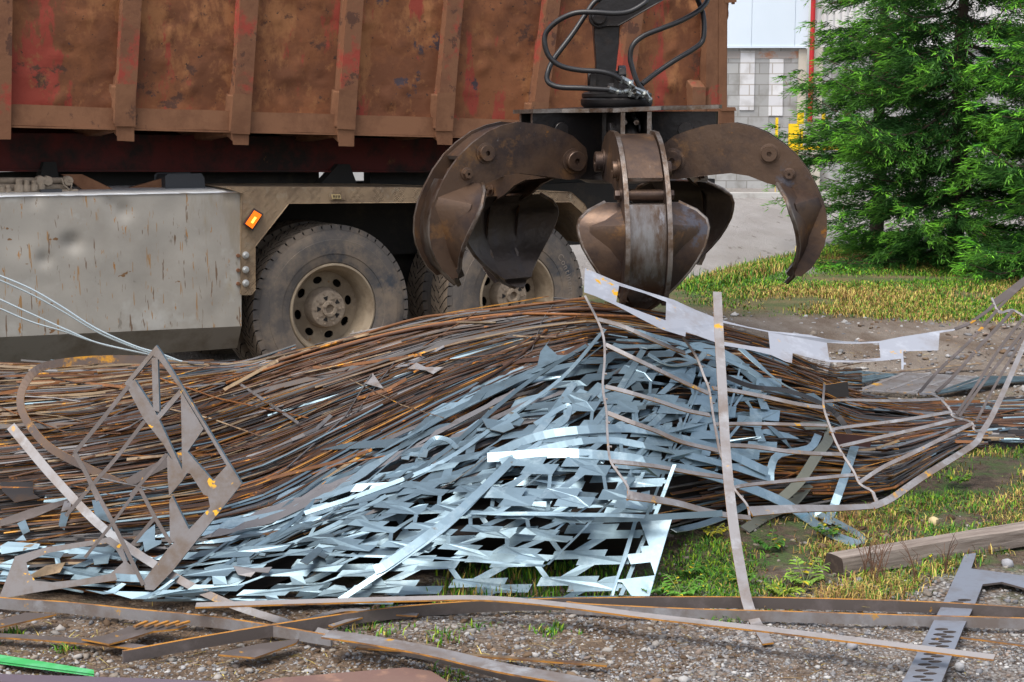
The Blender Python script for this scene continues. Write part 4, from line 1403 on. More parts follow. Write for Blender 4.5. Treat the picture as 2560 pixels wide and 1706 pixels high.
INFO = {
    'A2': ('rusty_strip', 'thin rusty steel strip in the long brown bundle running up to the crest', 'steel strip', 'rusty strips in the brown bundle'),
    'A1': ('tan_strip', 'thin tan steel strip in the flat stack before the pale side box', 'steel strip', 'tan strips in the flat stack'),
    'C': ('crest_strip', 'thin dark strip on the crest under the notched strip', 'steel strip', 'dark strips on the crest'),
    'D': ('dark_strip', 'dark thin steel strip in the low stack under the barred frame', 'steel strip', 'dark strips in the low stack'),
    'B': ('grey_strip', 'narrow grey steel strip in the lower slope of the heap', 'steel strip', 'grey strips in the lower slope'),
}
for kind, n_stuff, n_ind in (('A2', 440, 130), ('A1', 230, 60), ('C', 170, 24), ('D', 300, 60), ('B', 300, 50)):
    sm = MB()
    for i in range(n_stuff):
        P_, wd, th, N_, mi, me = one_strip(kind, False)
        sm.bar(P_, wd, th, N_, mi, me)
    o = sm.build(INFO[kind][0] + '_mass', MATS)
    tag(o, {'A2': 'countless rusty strips packed in the brown bundle', 'A1': 'countless tan strips packed in the flat stack', 'C': 'countless dark strips packed on the crest', 'D': 'countless dark strips packed in the low stack', 'B': 'countless grey strips packed in the lower slope'}[kind], 'scrap strips', kind='stuff')
    for i in range(n_ind):
        P_, wd, th, N_, mi, me = one_strip(kind, True)
        b = MB(); b.bar(P_, wd, th, N_, 0, 1)
        o = b.build(INFO[kind][0], [MATS[mi], MATS[me]])
        tag(o, INFO[kind][1], INFO[kind][2], INFO[kind][3])

# crest: rods lying along the top
for pts, r, mt in (([(560, 838), (760, 790), (860, 768), (990, 744), (1140, 742)], .006, 'rust_tan'),
                   ([(640, 830), (930, 740), (1040, 722), (1180, 706), (1345, 686)], .008, 'rust_orange'),
                   ([(600, 850), (900, 768), (1100, 735), (1300, 712), (1420, 712)], .008, 'rust_dark'),
                   ([(520, 880), (800, 790), (1020, 742), (1200, 722), (1500, 730)], .007, 'rust_orange'),
                   ([(1100, 880), (1180, 830), (1250, 765), (1254, 758)], .008, 'rust_dark')):
    b = MB(); b.tube([pile(p.x, p.y, .09) for p in smooth_path([(a, c, 0) for a, c in pts], 5)], r, 6)
    o = b.build('rusty_rod', M[mt], smooth=60)
    tag(o, 'round rusty rod lying over the top of the brown bundle', 'steel rod', 'rods over the brown bundle')

# ------------------------------------------------------------------ scrap: sheets with stepped cut-outs
rng.seed(29)
PLATE = [(.03, .52), (.37, .52), (.37, .28), (.97, .28), (.97, .60), (.66, .60), (.66, .86), (.03, .86)]
WEB = [(.25, .862), (.43, .862), (.58, 1.278), (.41, 1.278)]
THIN = [(.89, .278), (.96, .278), (1.12, -.138), (1.05, -.138)]
def lattice(quad, nx, ny, depth, material, flip=False, ragged=0.0, name='stencil_sheet', warp=1.0):
    """a sheet left over from stamping: stepped plates joined by slanting webs.
    quad: BL, BR, TR, TL in overview pixels; depth(x,y) gives the distance"""
    m = MB()
    BL, BR, TR, TL = quad
    seed = rng.uniform(0, 50)
    def place(U, V_, th):
        u, v = U / nx, V_ / ny
        if flip: u = 1 - u
        a_ = (lerp(BL[0], BR[0], u), lerp(BL[1], BR[1], u)); b_ = (lerp(TL[0], TR[0], u), lerp(TL[1], TR[1], u))
        x, y = lerp(a_[0], b_[0], v), lerp(a_[1], b_[1], v)
        x += warp * 10 * noise.noise(Vector((u * 3, v * 3, seed + 3))); y += warp * 7 * noise.noise(Vector((u * 3, v * 3, seed + 13)))
        d = depth(x, y) + warp * .04 * noise.noise(Vector((u * 4, v * 5, seed))) + warp * .014 * noise.noise(Vector((u * 13, v * 12, seed))) - th
        p = at_y(O(x, y), d)
        if p.z < .008 + th: p = ground(O(x, y), .008 + th)
        return p
    def piece(poly):
        n = len(poly)
        m.add([place(*p, .004) for p in poly] + [place(*p, 0) for p in poly],
              [tuple(range(n)), tuple(range(2 * n - 1, n - 1, -1))] + [(i, n + i, n + (i + 1) % n, (i + 1) % n) for i in range(n)], [0, 0] + [1] * n)
    for j in range(ny):
        for i in range(nx):
            if ragged and noise.noise(Vector((i * .7, j * .7, seed + 7))) > ragged: continue
            jx = rng.uniform(-.03, .03)
            piece([(i + u + (jx if .3 < u < .7 else 0), j + v) for u, v in PLATE])
            if j < ny - 1: piece([(i + u, j + v) for u, v in WEB])
            if j > 0 and i < nx - 1: piece([(i + u, j + v) for u, v in THIN])
            if rng.random() < .18: piece([(i + .68, j + .605), (i + .95, j + .605), (i + .9, j + .86), (i + .76, j + .80)])
    for k in range(nx * 3):
        u0, u1 = k / 3, (k + 1) / 3
        piece([(u0, -.02), (u1, -.02), (u1, .10), (u0, .10)])
        if k % 3 == 1: piece([(u0 + .05, .105), (u0 + .2, .105), (u0 + .28, .275), (u0 + .13, .275)])
    for k in range(ny * 2):
        v0, v1 = k / 2 + .105, (k + 1) / 2 + .1
        piece([(nx, v0), (nx + .05, v0), (nx + .05, v1), (nx, v1)])
        if k % 2 == 0: piece([(nx - .038, v0 + .28), (nx - .001, v0 + .28), (nx - .001, v0 + .42), (nx - .038, v0 + .42)])
    return m.build(name, [material, M['cut_edge']])
sheetY = lambda x, y: 5.745 + (1390 - y) * .0014
o = lattice([(590, 1389), (1420, 1374), (1545, 1075), (820, 1105)], 4, 5, sheetY, M['galv'], warp=.4)
tag(o, 'large bright galvanised sheet full of stepped holes at the foot of the heap', 'cut sheet')
SH = 'pale cut sheets layered in the heap'
lats = [
    ([(330, 1380), (900, 1388), (1010, 1240), (520, 1250)], 3, 3, .07, 'galv_dull', 'grey punched sheet lying flat along the front left of the heap'),
    ([(700, 1270), (1250, 1300), (1420, 1130), (940, 1100)], 4, 4, .08, 'galv_dull', 'dull punched sheet just under the large bright one'),
    ([(1080, 1180), (1480, 1190), (1600, 900), (1300, 890)], 3, 4, .10, 'galv', 'bright punched sheet tucked under the curved shiny bands'),
    ([(1250, 1080), (1640, 1090), (1700, 840), (1440, 830)], 3, 4, .08, 'galv', 'punched sheet behind the post-like upright bar'),
    ([(760, 1180), (1150, 1110), (1290, 960), (960, 1010)], 3, 3, .07, 'galv_dull', 'dull punched sheet on the middle slope beside the brown bundle'),
    ([(1180, 960), (1500, 930), (1560, 800), (1380, 800)], 2, 3, .07, 'galv_dull', 'grey punched sheet high on the slope under the crest'),
    ([(380, 1310), (760, 1260), (900, 1160), (560, 1210)], 3, 2, .06, 'galv_dull', 'dull punched sheet behind the spotted diamond frame'),
    ([(1560, 1060), (1780, 1080), (1800, 860), (1620, 850)], 2, 3, .04, 'galv', 'bright punched sheet right of the upright bar'),
    ([(-80, 1330), (260, 1350), (330, 1250), (10, 1250)], 2, 2, .03, 'galv_dull', 'grey punched sheet at the lower left edge of the heap'),
]
for q_, nx, ny, lf, mt, lab in lats:
    o = lattice(q_, nx, ny, lambda x, y, lf=lf: pdepth(x, y) - lf - .04, M[mt], flip=rng.random() < .5, warp=.6)
    tag(o, lab, 'cut sheet', SH)

# right hand panel of the big sheet with triangular openings
def px_plate(name, loops, cv, depth, th, mats, mi_edge=1, N=None, **k):
    m = MB()
    ext = Vector(N) * th if N is not None else (lambda p: (p - EYE).normalized() * th)
    m.prism(loops, lambda x, y: at_y(cv(x, y), depth(cv(x, y)[0] / 1.08797, cv(x, y)[1] / 1.08797)), ext, 0, mi_edge)
    return m.build(name, mats, **k)
o = px_plate('panel_offcut', [[(1560, 692), (1905, 690), (1692, 1425), (1335, 1422)],
     [(1600, 730), (1685, 965), (1608, 972), (1622, 1030), (1495, 1042), (1575, 760)], [(1490, 1062), (1520, 1135), (1700, 1115), (1740, 1235), (1405, 1275)], [(1400, 1295), (1440, 1300), (1525, 1422), (1365, 1422)]],
     P3, lambda x, y: sheetY(x, y) - .02, .003, [M['galv'], M['galv_edge']])
tag(o, 'bright galvanised panel with triangular openings standing over the weeds', 'cut sheet')

# loose stepped offcuts thrown over the sheets
SHAPES = [[(0, 0), (4, 0), (4, 1), (6, 1), (6, 2.2), (2.4, 2.2), (2.4, 1.2), (0, 1.2)],
          [(0, 0), (5, 0), (5, .8), (3.4, .8), (3.4, 2.6), (2.6, 2.6), (2.6, .8), (0, .8)],
          [(0, 0), (7, .3), (7, 1.1), (4.5, 1.0), (4.2, 2), (2, 1.9), (2.1, .9), (0, .8)],
          [(0, 0), (3, 0), (3, -1), (3.8, -1), (3.8, 1), (1.2, 1), (1.2, 2), (0, 2)],
          [(0, 0), (8, .2), (8, .7), (5, .7), (5, 1.6), (4, 1.6), (4, .7), (0, .6)],
          [(0, 0), (3, .4), (5.5, 0), (5, 1.4), (3.2, 1.2), (2.6, 2.4), (.8, 2)]]
def offcut(x, y, ang, k, shape, lift, tilt, material):
    m = MB()
    ca, sa = math.cos(ang), math.sin(ang)
    def fn(u, v):
        xx, yy = x + (u * ca - v * sa) * k, y + (u * sa + v * ca) * k * .62
        return pile(xx, yy, lift + tilt * (u - 3) * .01 + .006 * math.sin(u * 1.3 + x))
    m.prism([shape], fn, Vector((0, .002, -.003)), 0, 1)
    o = m.build('stepped_offcut', [material, M['cut_edge']])
    tag(o, 'small stepped sheet offcut tossed among the silver scrap', 'sheet offcut', 'stepped offcuts among the silver scrap')
zone = [(430, 1340), (560, 1210), (820, 1090), (1050, 960), (1250, 860), (1400, 800), (1600, 800), (1660, 960), (1600, 1080), (1500, 1130), (1250, 1170), (1050, 1260), (900, 1330), (620, 1375)]
def inside(p, poly):
    c = False
    for i in range(len(poly)):
        (xa, ya), (xb, yb) = poly[i - 1], poly[i]
        if (ya > p[1]) != (yb > p[1]) and p[0] < (xb - xa) * (p[1] - ya) / (yb - ya) + xa: c = not c
    return c
cnt = 0
while cnt < 24:
    p = (rng.uniform(430, 1660), rng.uniform(800, 1375))
    if not inside(p, zone): continue
    if p[1] > 1120 and 820 < p[0] < 1500: continue
    cnt += 1
    bright = p[0] > 1050 and p[1] < 1150
    offcut(p[0], p[1], -.35 + rng.gauss(0, .5), rng.uniform(11, 21), rng.choice(SHAPES), rng.uniform(.06, .15), rng.gauss(0, 1.2), M[rng.choice(['galv', 'galv', 'galv_dull'] if bright else ['galv_dull', 'galv_dull', 'galv_dull', 'steel_grey', 'steel_dark', 'galv'])])
# narrow straight strips lying aslant over the silver scrap
rng.seed(31)
for i in range(44):
    x = rng.uniform(430, 1450); y = rng.uniform(900, 1340)
    if not inside((x, y), zone) or (y > 1130 and x > 800): continue
    a = -rng.uniform(.36, .66) if rng.random() < .86 else rng.uniform(-.1, .4)
    ln = rng.uniform(220, 680)
    P0 = []
    for j in range(9):
        t = j / 8 - .5
        xx, yy = x + math.cos(a) * ln * t, y + math.sin(a) * ln * t + 10 * math.sin(j * .8 + i)
        yy = max(yy, interp(xx, YC) + 20)
        P0.append(pile(xx, min(yy, interp(xx, YB) - 4), .10 + .06 * rng.random() * abs(t) + .02 * math.sin(i)))
    b = MB(); b.bar(P0, rng.uniform(.006, .018), .003, rnd_normal(), 0, 1)
    o = b.build('thin_strip', [M[rng.choice(['galv', 'galv_dull', 'galv_dull', 'steel_grey'])], M[rng.choice(['galv_edge', 'cut_edge'])]])
    tag(o, 'thin straight strip lying aslant over the silver scrap', 'metal strip', 'thin strips aslant over the silver scrap')
# stray kinked rods sticking out of the brown bundle
for i in range(45):
    x0 = rng.uniform(-80, 1250); v0 = rng.uniform(.02, .95)
    y0 = fA2(x0, v0) if rng.random() < .7 else fA1(min(x0, 500), v0)
    ln = rng.uniform(90, 420)
    sl = (fA2(x0 + 60, v0) - fA2(x0, v0)) / 60
    a = math.atan(sl) + rng.gauss(0, .22)
    kx = rng.uniform(.35, .75)
    b_ = a + rng.gauss(0, .25)
    P0 = [(x0, y0)]
    P0.append((x0 + ln * kx * math.cos(a), y0 + ln * kx * math.sin(a)))
    P0.append((P0[1][0] + ln * (1 - kx) * math.cos(b_), P0[1][1] + ln * (1 - kx) * math.sin(b_)))
    pts3 = []
    for j, (px_, py_) in enumerate(P0):
        for t in ((0, .5) if j < 2 else (0,)):
            nx_, ny_ = (lerp(px_, P0[j + 1][0], t), lerp(py_, P0[j + 1][1], t)) if j < 2 else (px_, py_)
            yc_ = interp(nx_, YC)
            pts3.append(pile(nx_, max(ny_, yc_ + 4), rng.uniform(.05, .1) + .04 * (j == 2)))
    b = MB()
    if rng.random() < .5: b.tube(pts3, rng.uniform(.002, .0045), 5)
    else: b.bar(pts3, rng.uniform(.006, .018), .003, rnd_normal(), 0, 1)
    mk = rng.choice(['rust_dark', 'rust_orange', 'rust_orange', 'rust_tan', 'steel_grey'])
    o = b.build('stray_rod', [M[mk], M[rng.choice([mk, 'edge_rust'])]])
    tag(o, 'kinked rusty rod lying loose across the brown bundle', 'steel rod', 'loose rods across the brown bundle')

# long slivers with stepped edges
def sliver(fam, x0, x1, v, dv, wpx, lift, material, label, group):
    n = max(6, int(abs(x1 - x0) / 22))
    m = MB()
    st = 1.0
    up_, lo_ = [], []
    for i in range(n + 1):
        t = i / n
        x = lerp(x0, x1, t)
        y = fam(x, v + dv * (t - .5))
        if rng.random() < .35: st = rng.choice((.35, .6, 1.0, 1.0, .8))
        taper = min(1, t * 6, (1 - t) * 6) * .9 + .1
        lo_.append(pile(x, y, lift)); up_.append((x, y - wpx * st * taper))
        up_[-1] = pile(up_[-1][0] + rng.uniform(-6, 6), up_[-1][1], lift + .01)
    m.add(lo_ + up_, [(i, i + 1, n + 2 + i, n + 1 + i) for i in range(n)])
    o = m.build('sheet_sliver', material)
    s_ = o.modifiers.new('solid', 'SOLIDIFY'); s_.thickness = .0025; s_.offset = 0
    tag(o, label, 'sheet sliver', group)
    return o
rng.seed(37)
for i in range(36):
    ln = rng.uniform(260, 760)
    x0 = rng.uniform(180, 1150)
    sliver(fB, x0, min(x0 + ln, 1560), rng.uniform(.0, .8 if x0 < 420 else .42), rng.gauss(0, .06), rng.uniform(8, 24), rng.uniform(.03, .10),
           M[rng.choice(['galv_dull', 'galv_dull', 'galv', 'steel_grey'])], 'long grey sheet sliver with a stepped edge on the lower slope', 'stepped slivers on the lower slope')
for i in range(16):
    ln = rng.uniform(120, 330)
    x0 = rng.uniform(1380, 1700)
    sliver(fD, x0, x0 + ln, rng.uniform(-.05, .5), rng.gauss(0, .2), rng.uniform(8, 26), rng.uniform(.03, .07),
           M[rng.choice(['galv_dull', 'galv', 'galv_dull'])], 'blue grey sheet sliver with a stepped edge right of the upright bar', 'stepped slivers right of the upright bar')
# explicit long bright slivers of the middle slope
def px_sliver(pts, cv, lift, material, label):
    m = MB()
    m.prism([pts], lambda x, y: pile(cv(x, y)[0] / 1.08797, cv(x, y)[1] / 1.08797, lift), Vector((0, .002, -.002)), 0, 1)
    o = m.build('sheet_sliver', [material, M['galv_edge']])
    tag(o, label, 'sheet sliver')
px_sliver([(560, 1030), (690, 900), (870, 840), (950, 830), (1060, 700), (1200, 660), (1310, 640), (1440, 540), (1700, 480), (1300, 670), (900, 870), (430, 1095), (0, 1110), (200, 1060)], Z5, .085, M['galv_dull'], 'longest dull sheet sliver with a ragged upper edge below the brown bundle')
px_sliver([(400, 1520), (740, 1250), (760, 1180), (920, 1070), (1100, 850), (1130, 860), (930, 1110), (780, 1350), (400, 1568)], Z5, .1, M['galv_dull'], 'folded grey sliver in the middle, pointing up to the crest')
px_sliver([(0, 1440), (300, 1210), (530, 1100), (300, 1280), (0, 1460)], Z5, .1, M['galv'], 'thin bright sliver edge low on the brown bundle')
px_sliver([(1505, 385), (1480, 425), (1550, 490), (1640, 495), (1560, 520), (1300, 640), (1420, 560), (1440, 470)], Z5, .1, M['galv_dull'], 'small peaked grey sliver near the crest under the grapple')
px_sliver([(290, 675), (345, 610), (415, 710)], Z5, .1, M['bar_grey'], 'small pale triangular fin on the brown bundle, the left of two')
px_sliver([(570, 580), (630, 540), (690, 570), (810, 570), (740, 615), (690, 590), (640, 585)], Z5, .1, M['bar_grey'], 'small pale notched fin on the brown bundle, the right of two')

# ------------------------------------------------------------------ scrap: named bars and bands
def ov(cv, x, y):
    a = cv(x, y); return a[0] / 1.08797, a[1] / 1.08797
def pxbar(name, pts, cv, wpx, depth, mats, label=None, cat=None, group=None, N=(0, -.75, .66), th=.004, sm=5, mb_=None, mi=0, me=1):
    """pts in crop pixels; wpx in overview pixels"""
    q_ = [ov(cv, *p[:2]) for p in pts]
    path = smooth_path([(a, b, 0) for a, b in q_], sm) if sm > 1 and len(q_) > 2 else [Vector((a, b, 0)) for a, b in q_]
    P_, W_ = [], []
    n = len(path)
    for i, p in enumerate(path):
        d = depth(p.x, p.y)
        P_.append(at_y(O(p.x, p.y), d))
        if P_[-1].z < .004: P_[-1] = ground(O(p.x, p.y), .004)
        ww = wpx if not isinstance(wpx, (list, tuple)) else lerp(wpx[0], wpx[1], i / max(1, n - 1))
        W_.append(ww * P_[-1].y / 3700)
    b = mb_ or MB()
    b.bar(P_, W_, th, Vector(N).normalized(), mi, me)
    if mb_ is not None: return None
    o = b.build(name, mats)
    if label: tag(o, label, cat, group)
    return o
GM = [M['galv'], M['galv_edge']]
pl_ = lambda lift: (lambda x, y: pdepth(x, y) - lift)
# bright curved bands over the sheets
pxbar('steel_band', [(1130, 1045), (1250, 1000), (1400, 985), (1500, 992), (1640, 1030), (1765, 1085)], O, 22, pl_(.17), GM, 'uppermost bright curved band over the sheets', 'metal band', sm=6)
pxbar('steel_band', [(1150, 1062), (1280, 1025), (1400, 1012), (1560, 1042), (1680, 1072), (1770, 1100)], O, 18, pl_(.15), GM, 'second bright curved band, just below the uppermost', 'metal band', sm=6)
pxbar('steel_band', [(1120, 1052), (1300, 1042), (1480, 1058), (1640, 1095), (1790, 1150), (1900, 1222), (1972, 1252)], O, 25, pl_(.16), GM, 'long bright band curving down right to the timber beam', 'metal band', sm=6)
pxbar('steel_band', [(1975, 1248), (1977, 1232), (1900, 1190), (1860, 1180)], O, 18, lambda x, y: pdepth(x, y) - .15, GM, 'short folded end of bright strip beside the timber beam', 'metal band', sm=3)
pxbar('steel_band', [(1770, 1105), (1772, 1075), (1790, 1045), (1860, 1030), (1880, 1000)], O, 18, pl_(.12), GM, 'bright band folded upward right of the upright bar', 'metal band', sm=3)
pxbar('steel_band', [(1110, 1105), (1150, 1150), (1230, 1180), (1340, 1193), (1450, 1192), (1560, 1186), (1660, 1180)], O, 15, lambda x, y: sheetY(x, y) - .1, [M['galv_dull'], M['galv_edge']], 'dark shining bow-shaped band sagging across the punched sheet', 'metal band', sm=6, N=(0, -.95, .3))
pxbar('steel_band', [(1478, 805), (1420, 900), (1370, 970), (1300, 1050)], O, (14, 18), pl_(.13), GM, 'straight bright band left of the hanging frame, dropping from the crest', 'metal band', sm=4)
pxbar('steel_band', [(1320, 880), (1230, 1000), (1060, 1170), (900, 1290), (860, 1310)], O, (16, 26), pl_(.15), GM, 'widest straight bright band running down left across the sheets', 'metal band', sm=4)
pxbar('steel_band', [(1390, 757), (1290, 870), (1170, 955), (1020, 1060), (850, 1130), (700, 1180)], O, (8, 12), pl_(.12), GM, 'narrow bright band from the crest to the lower left', 'metal band', sm=5)
pxbar('steel_band', [(1300, 940), (1290, 985), (1180, 1060), (1050, 1190), (960, 1260), (780, 1380)], O, (10, 14), pl_(.14), GM, 'narrow looped band curling at its top over the slope', 'metal band', sm=5)
pxbar('steel_band', [(1230, 975), (1290, 938), (1308, 935), (1300, 965), (1270, 985)], O, 12, pl_(.16), GM, 'tight bright curl of band above the punched sheets', 'metal band', sm=6)
pxbar('steel_band', [(965, 1055), (975, 1030), (1000, 1008), (1030, 1012), (1050, 1030)], O, 12, pl_(.12), [M['galv_dull'], M['galv_edge']], 'small dark hook of band on the middle slope', 'metal band', sm=6)
pxbar('steel_band', [(1400, 745), (1600, 800), (1720, 850)], O, 10, pl_(.14), [M['galv_dull'], M['galv_edge']], 'blue grey band under the notched strip', 'metal band')
for i, (pts, w_) in enumerate((([(1480, 800), (1520, 795), (1570, 815), (1660, 870), (1700, 905)], 16), ([(1500, 840), (1560, 825), (1640, 850), (1650, 880)], 14), ([(1700, 800), (1780, 870), (1840, 905)], 14),
                                ([(1490, 815), (1540, 840), (1600, 830), (1620, 810)], 14))):
    pxbar('steel_band', pts, O, w_, pl_(.10 + .02 * i), GM, ['bright rolled band between the two hanging chains', 'bright looped band under the notched strip', 'bright band right of the upright bar, highest', 'short shiny crest of band near the grapple tip'][i], 'metal band', sm=5, N=(0, -.3, .95))
pxbar('steel_band', [(1450, 1010), (1400, 1160), (1340, 1330), (1300, 1430)], Z6, 20, pl_(.14), GM, 'straight pale strip pointing down to the weeds left of the timber', 'metal band', sm=3)
OL = [mat('olive_grey_strip', (.15, .155, .125), .5, .4), M['steel_grey']]
pxbar('steel_band', [(1170, 910), (1300, 915), (1305, 985), (1250, 1060), (1150, 1210), (1020, 1330)], Z6, 24, pl_(.13), OL, 'olive grey strip bent over at its top inside the barred frame', 'metal band', sm=4)
pxbar('steel_band', [(860, 1465), (960, 1400), (1110, 1320), (1200, 1220)], Z6, 26, lambda x, y: pdepth(x, y) - .05, OL, 'olive grey strip end touching the weeds under the frame', 'metal band', sm=4)
pxbar('steel_band', [(740, 640), (900, 700), (1080, 720), (1250, 780), (1360, 860), (1450, 1000)], Z6, 13, pl_(.16), [M['steel_dark'], M['galv_edge']], 'dark spring band bowing over the right of the heap', 'metal band', sm=6)
pxbar('steel_band', [(870, 1330), (760, 1390), (620, 1440), (480, 1470)], Z6, 16, lambda x, y: pdepth(x, y) - .1, [M['galv_dull'], M['galv_edge']], 'dull band edge sweeping under the frame above the weeds', 'metal band', sm=4)

# the big sheet of notches across the upper right
lad = [[(5, 65), (180, 140), (330, 190), (480, 235), (600, 290), (740, 345), (870, 378), (990, 402), (1100, 412), (1200, 422), (1300, 445), (1400, 458), (1480, 459), (1580, 456), (1700, 432), (1800, 417), (1890, 402), (1985, 390), (1980, 400), (1902, 412), (1895, 505), (1800, 508), (1706, 511), (1710, 570), (1722, 572), (1722, 582), (1710, 582), (1708, 607), (1697, 607), (1696, 550), (1600, 561), (1450, 571), (1310, 568), (1190, 541), (1116, 520), (1112, 573), (1080, 566), (1000, 530), (880, 502), (740, 478), (715, 467), (600, 425), (545, 408), (542, 432), (420, 395), (300, 335), (165, 262), (60, 215), (0, 195)],
       [(188, 160), (330, 203), (440, 246), (436, 345), (330, 308), (172, 247)], [(739, 357), (985, 408), (995, 497), (860, 478), (740, 458)], [(1299, 465), (1400, 470), (1480, 470), (1578, 466), (1585, 545), (1450, 557), (1312, 557)]]
M['notched'] = mat('blue_grey_notched_strip', (.34, .355, .40), .5, .3, [((.27, .25, .25), 4, .5, .68, 6), ((.45, .47, .52), 6, .54, .7, 4), ((.68, .36, .012), 5, .645, .68, 5)])
o = px_plate('notched_strip', lad, Z6, lambda x, y: 6.98 + (x - 1340) * .0007 - (y - interp(x, [(1340, 660), (1600, 740), (1900, 800), (2200, 775)])) * .0035 + .02 * math.sin(x * .012), .006, [M['notched'], M['edge_rust']])
tag(o, 'long grey strip with rectangular notches stretched across before the grapple', 'notched strip')

# barred skeleton frame
cageY = lambda x, y: 7.3 + (x - 1340) * .00122 - (y - 690) * .00278 - .05 - .22 * max(0, min(1, (1760 - x) / 300)) + .03 * math.sin(x * .02)
cg = MB()
def cb(pts, w_, N=(0, -.75, .66), mi=0, sm=4, th=.006):
    w_ = w_ * .74 if not isinstance(w_, tuple) else (w_[0] * .9, w_[1] * .85)
    cb0(pts, w_, N, mi, sm, th)
def cb0(pts, w_, N=(0, -.75, .66), mi=0, sm=4, th=.006):
    pxbar('x', pts, Z6, w_, cageY, None, N=N, mb_=cg, mi=mi, me=mi if mi else 1, sm=sm, th=th)
chains = [[(5, 215), (70, 340), (105, 440), (110, 560), (100, 700), (120, 830), (125, 950), (140, 1090), (190, 1170), (235, 1240), (232, 1305)],
          [(530, 435), (600, 540), (640, 640), (670, 720), (690, 850), (710, 960), (730, 1060), (770, 1150), (800, 1240), (870, 1330), (885, 1390)],
          [(1285, 680), (1280, 800), (1310, 900), (1340, 980), (1375, 1050), (1440, 1150), (1475, 1220), (1545, 1265), (1565, 1335)],
          [(1790, 740), (1860, 740), (1920, 780), (1960, 830), (1975, 860), (2070, 890), (2085, 930), (2125, 945)],
          [(2180, 225), (2205, 285), (2230, 305), (2290, 290), (2360, 330)]]
for c in chains:
    cb(c, 7, (0, -.9, .4), 0, 4)
    for (xa, ya), (xb, yb) in zip(c[1:-1], c[2:]):
        mx_, my_ = (xa + xb) / 2, (ya + yb) / 2
        cb([(mx_, my_), (mx_ + 16, my_ + 2)], 6, sm=1)
for pts, w_ in (([(75, 340), (200, 375), (330, 432), (450, 485), (540, 520)], 14), ([(115, 475), (260, 545), (400, 612), (540, 680), (665, 735)], 14), ([(115, 700), (220, 725), (400, 778), (540, 825), (672, 852)], 14),
                ([(125, 840), (240, 885), (380, 935), (520, 995), (715, 1042)], 15), ([(150, 1100), (300, 1115), (420, 1132), (600, 1165), (775, 1188)], 15),
                ([(690, 708), (820, 725), (1000, 762), (1150, 795), (1275, 812)], 14), ([(700, 900), (900, 898), (1100, 902), (1300, 908)], 11), ([(735, 1012), (900, 1020), (1080, 1045), (1240, 1058), (1385, 1062)], 14),
                ([(800, 1240), (880, 1225), (1050, 1208), (1250, 1190), (1440, 1172)], 12),
                ([(1285, 780), (1400, 772), (1600, 776), (1760, 774), (1905, 768)], 10), ([(1320, 945), (1350, 925), (1500, 905), (1700, 880), (1960, 836)], 11), ([(1375, 1018), (1500, 990), (1700, 945), (1850, 910), (1978, 878)], 12), ([(1470, 1215), (1600, 1130), (1750, 1060), (1900, 985), (2070, 900)], 13)):
    cb(pts, w_)
for pts, w_ in (([(232, 1280), (350, 1298), (500, 1325), (650, 1365), (780, 1390), (890, 1402)], (26, 14)), ([(888, 1368), (1000, 1360), (1150, 1352), (1350, 1350), (1545, 1340)], (30, 16))):
    cb(pts, w_)
cb([(1545, 1340), (1640, 1300), (1800, 1190), (1960, 1090), (2090, 1005), (2125, 950), (2180, 860), (2260, 690), (2330, 530), (2420, 330)], (20, 12))
cb([(1545, 1265), (1568, 1330)], 10, sm=1)
for pts, w_ in (([(1790, 735), (1900, 610), (2050, 470), (2160, 350), (2230, 265), (2353, 150), (2460, 60)], 9), ([(1885, 730), (1980, 640), (2120, 480), (2240, 350), (2295, 290)], 10), ([(1990, 850), (2100, 690), (2220, 500), (2350, 330), (2450, 200)], 9), ([(2005, 860), (2120, 700), (2240, 545), (2353, 400), (2450, 280)], 9), ([(2095, 890), (2200, 690), (2300, 520), (2400, 340)], 8),
                ([(2190, 255), (2260, 205), (2353, 135), (2470, 50)], 22), ([(1985, 392), (2060, 360), (2150, 300), (2190, 262)], 10)):
    cb(pts, w_, mi=2)
o = cg.build('barred_frame', [M['bar_grey'], M['edge_rust'], M['bar_dark']])
tag(o, 'springy skeleton frame of flat grey bars draped over the right of the heap', 'steel frame')

# upright flat bar
o = pxbar('flat_bar', [(1648, 672), (1652, 760), (1660, 900), (1668, 1040), (1682, 1180), (1700, 1300), (1722, 1400), (1765, 1480)], O, (20, 27), lambda x, y: lerp(6.9, 5.36, (y - 672) / 808), [M['bar_grey'], M['edge_rust']], 'long flat bar leaning upright over the heap, ahead of the barred frame', 'flat bar', N=(0, -1, .25), th=.006, sm=5)

# ------------------------------------------------------------------ left: spotted diamond frame, hoop, leaning bar
dY = lambda x, y: 5.64 + (1350 - y) * .0007
FP = [M['frame_plate'], M['galv_dull'], M['bar_dark']]
fm = MB()
def fpoly(pts, cv, w=None):
    fm.prism([pts], lambda x, y: at_y(cv(x, y), dY(*ov(cv, x, y))), Vector((.003, .012, 0)), 0, 1)
fpoly([(1020, 585), (1050, 625), (1580, 1490), (1545, 1525), (1480, 1370), (1330, 1120), (1185, 880), (1040, 680), (1000, 650), (835, 850), (815, 830)], Z4)
fpoly([(815, 830), (880, 810), (1010, 1010), (1200, 1420), (1185, 1430), (1060, 1220), (940, 1070)], Z4)
fpoly([(990, 668), (1030, 668), (1042, 1020), (1000, 1010)], Z4)
fpoly([(1175, 870), (1185, 905), (1030, 1085), (1005, 1100), (1010, 1060)], Z4)
fpoly([(1180, 880), (1330, 1130), (1225, 1280), (1200, 1420), (1190, 1400), (1185, 1100)], Z4)
fpoly([(1090, 1290), (1200, 1420), (1240, 1390), (1190, 1470), (1105, 1568), (1095, 1450)], Z4)
fpoly([(1225, 1280), (1390, 1470), (1480, 1370), (1580, 1490), (1450, 1600), (1330, 1560), (1240, 1420), (1200, 1420)], Z4)
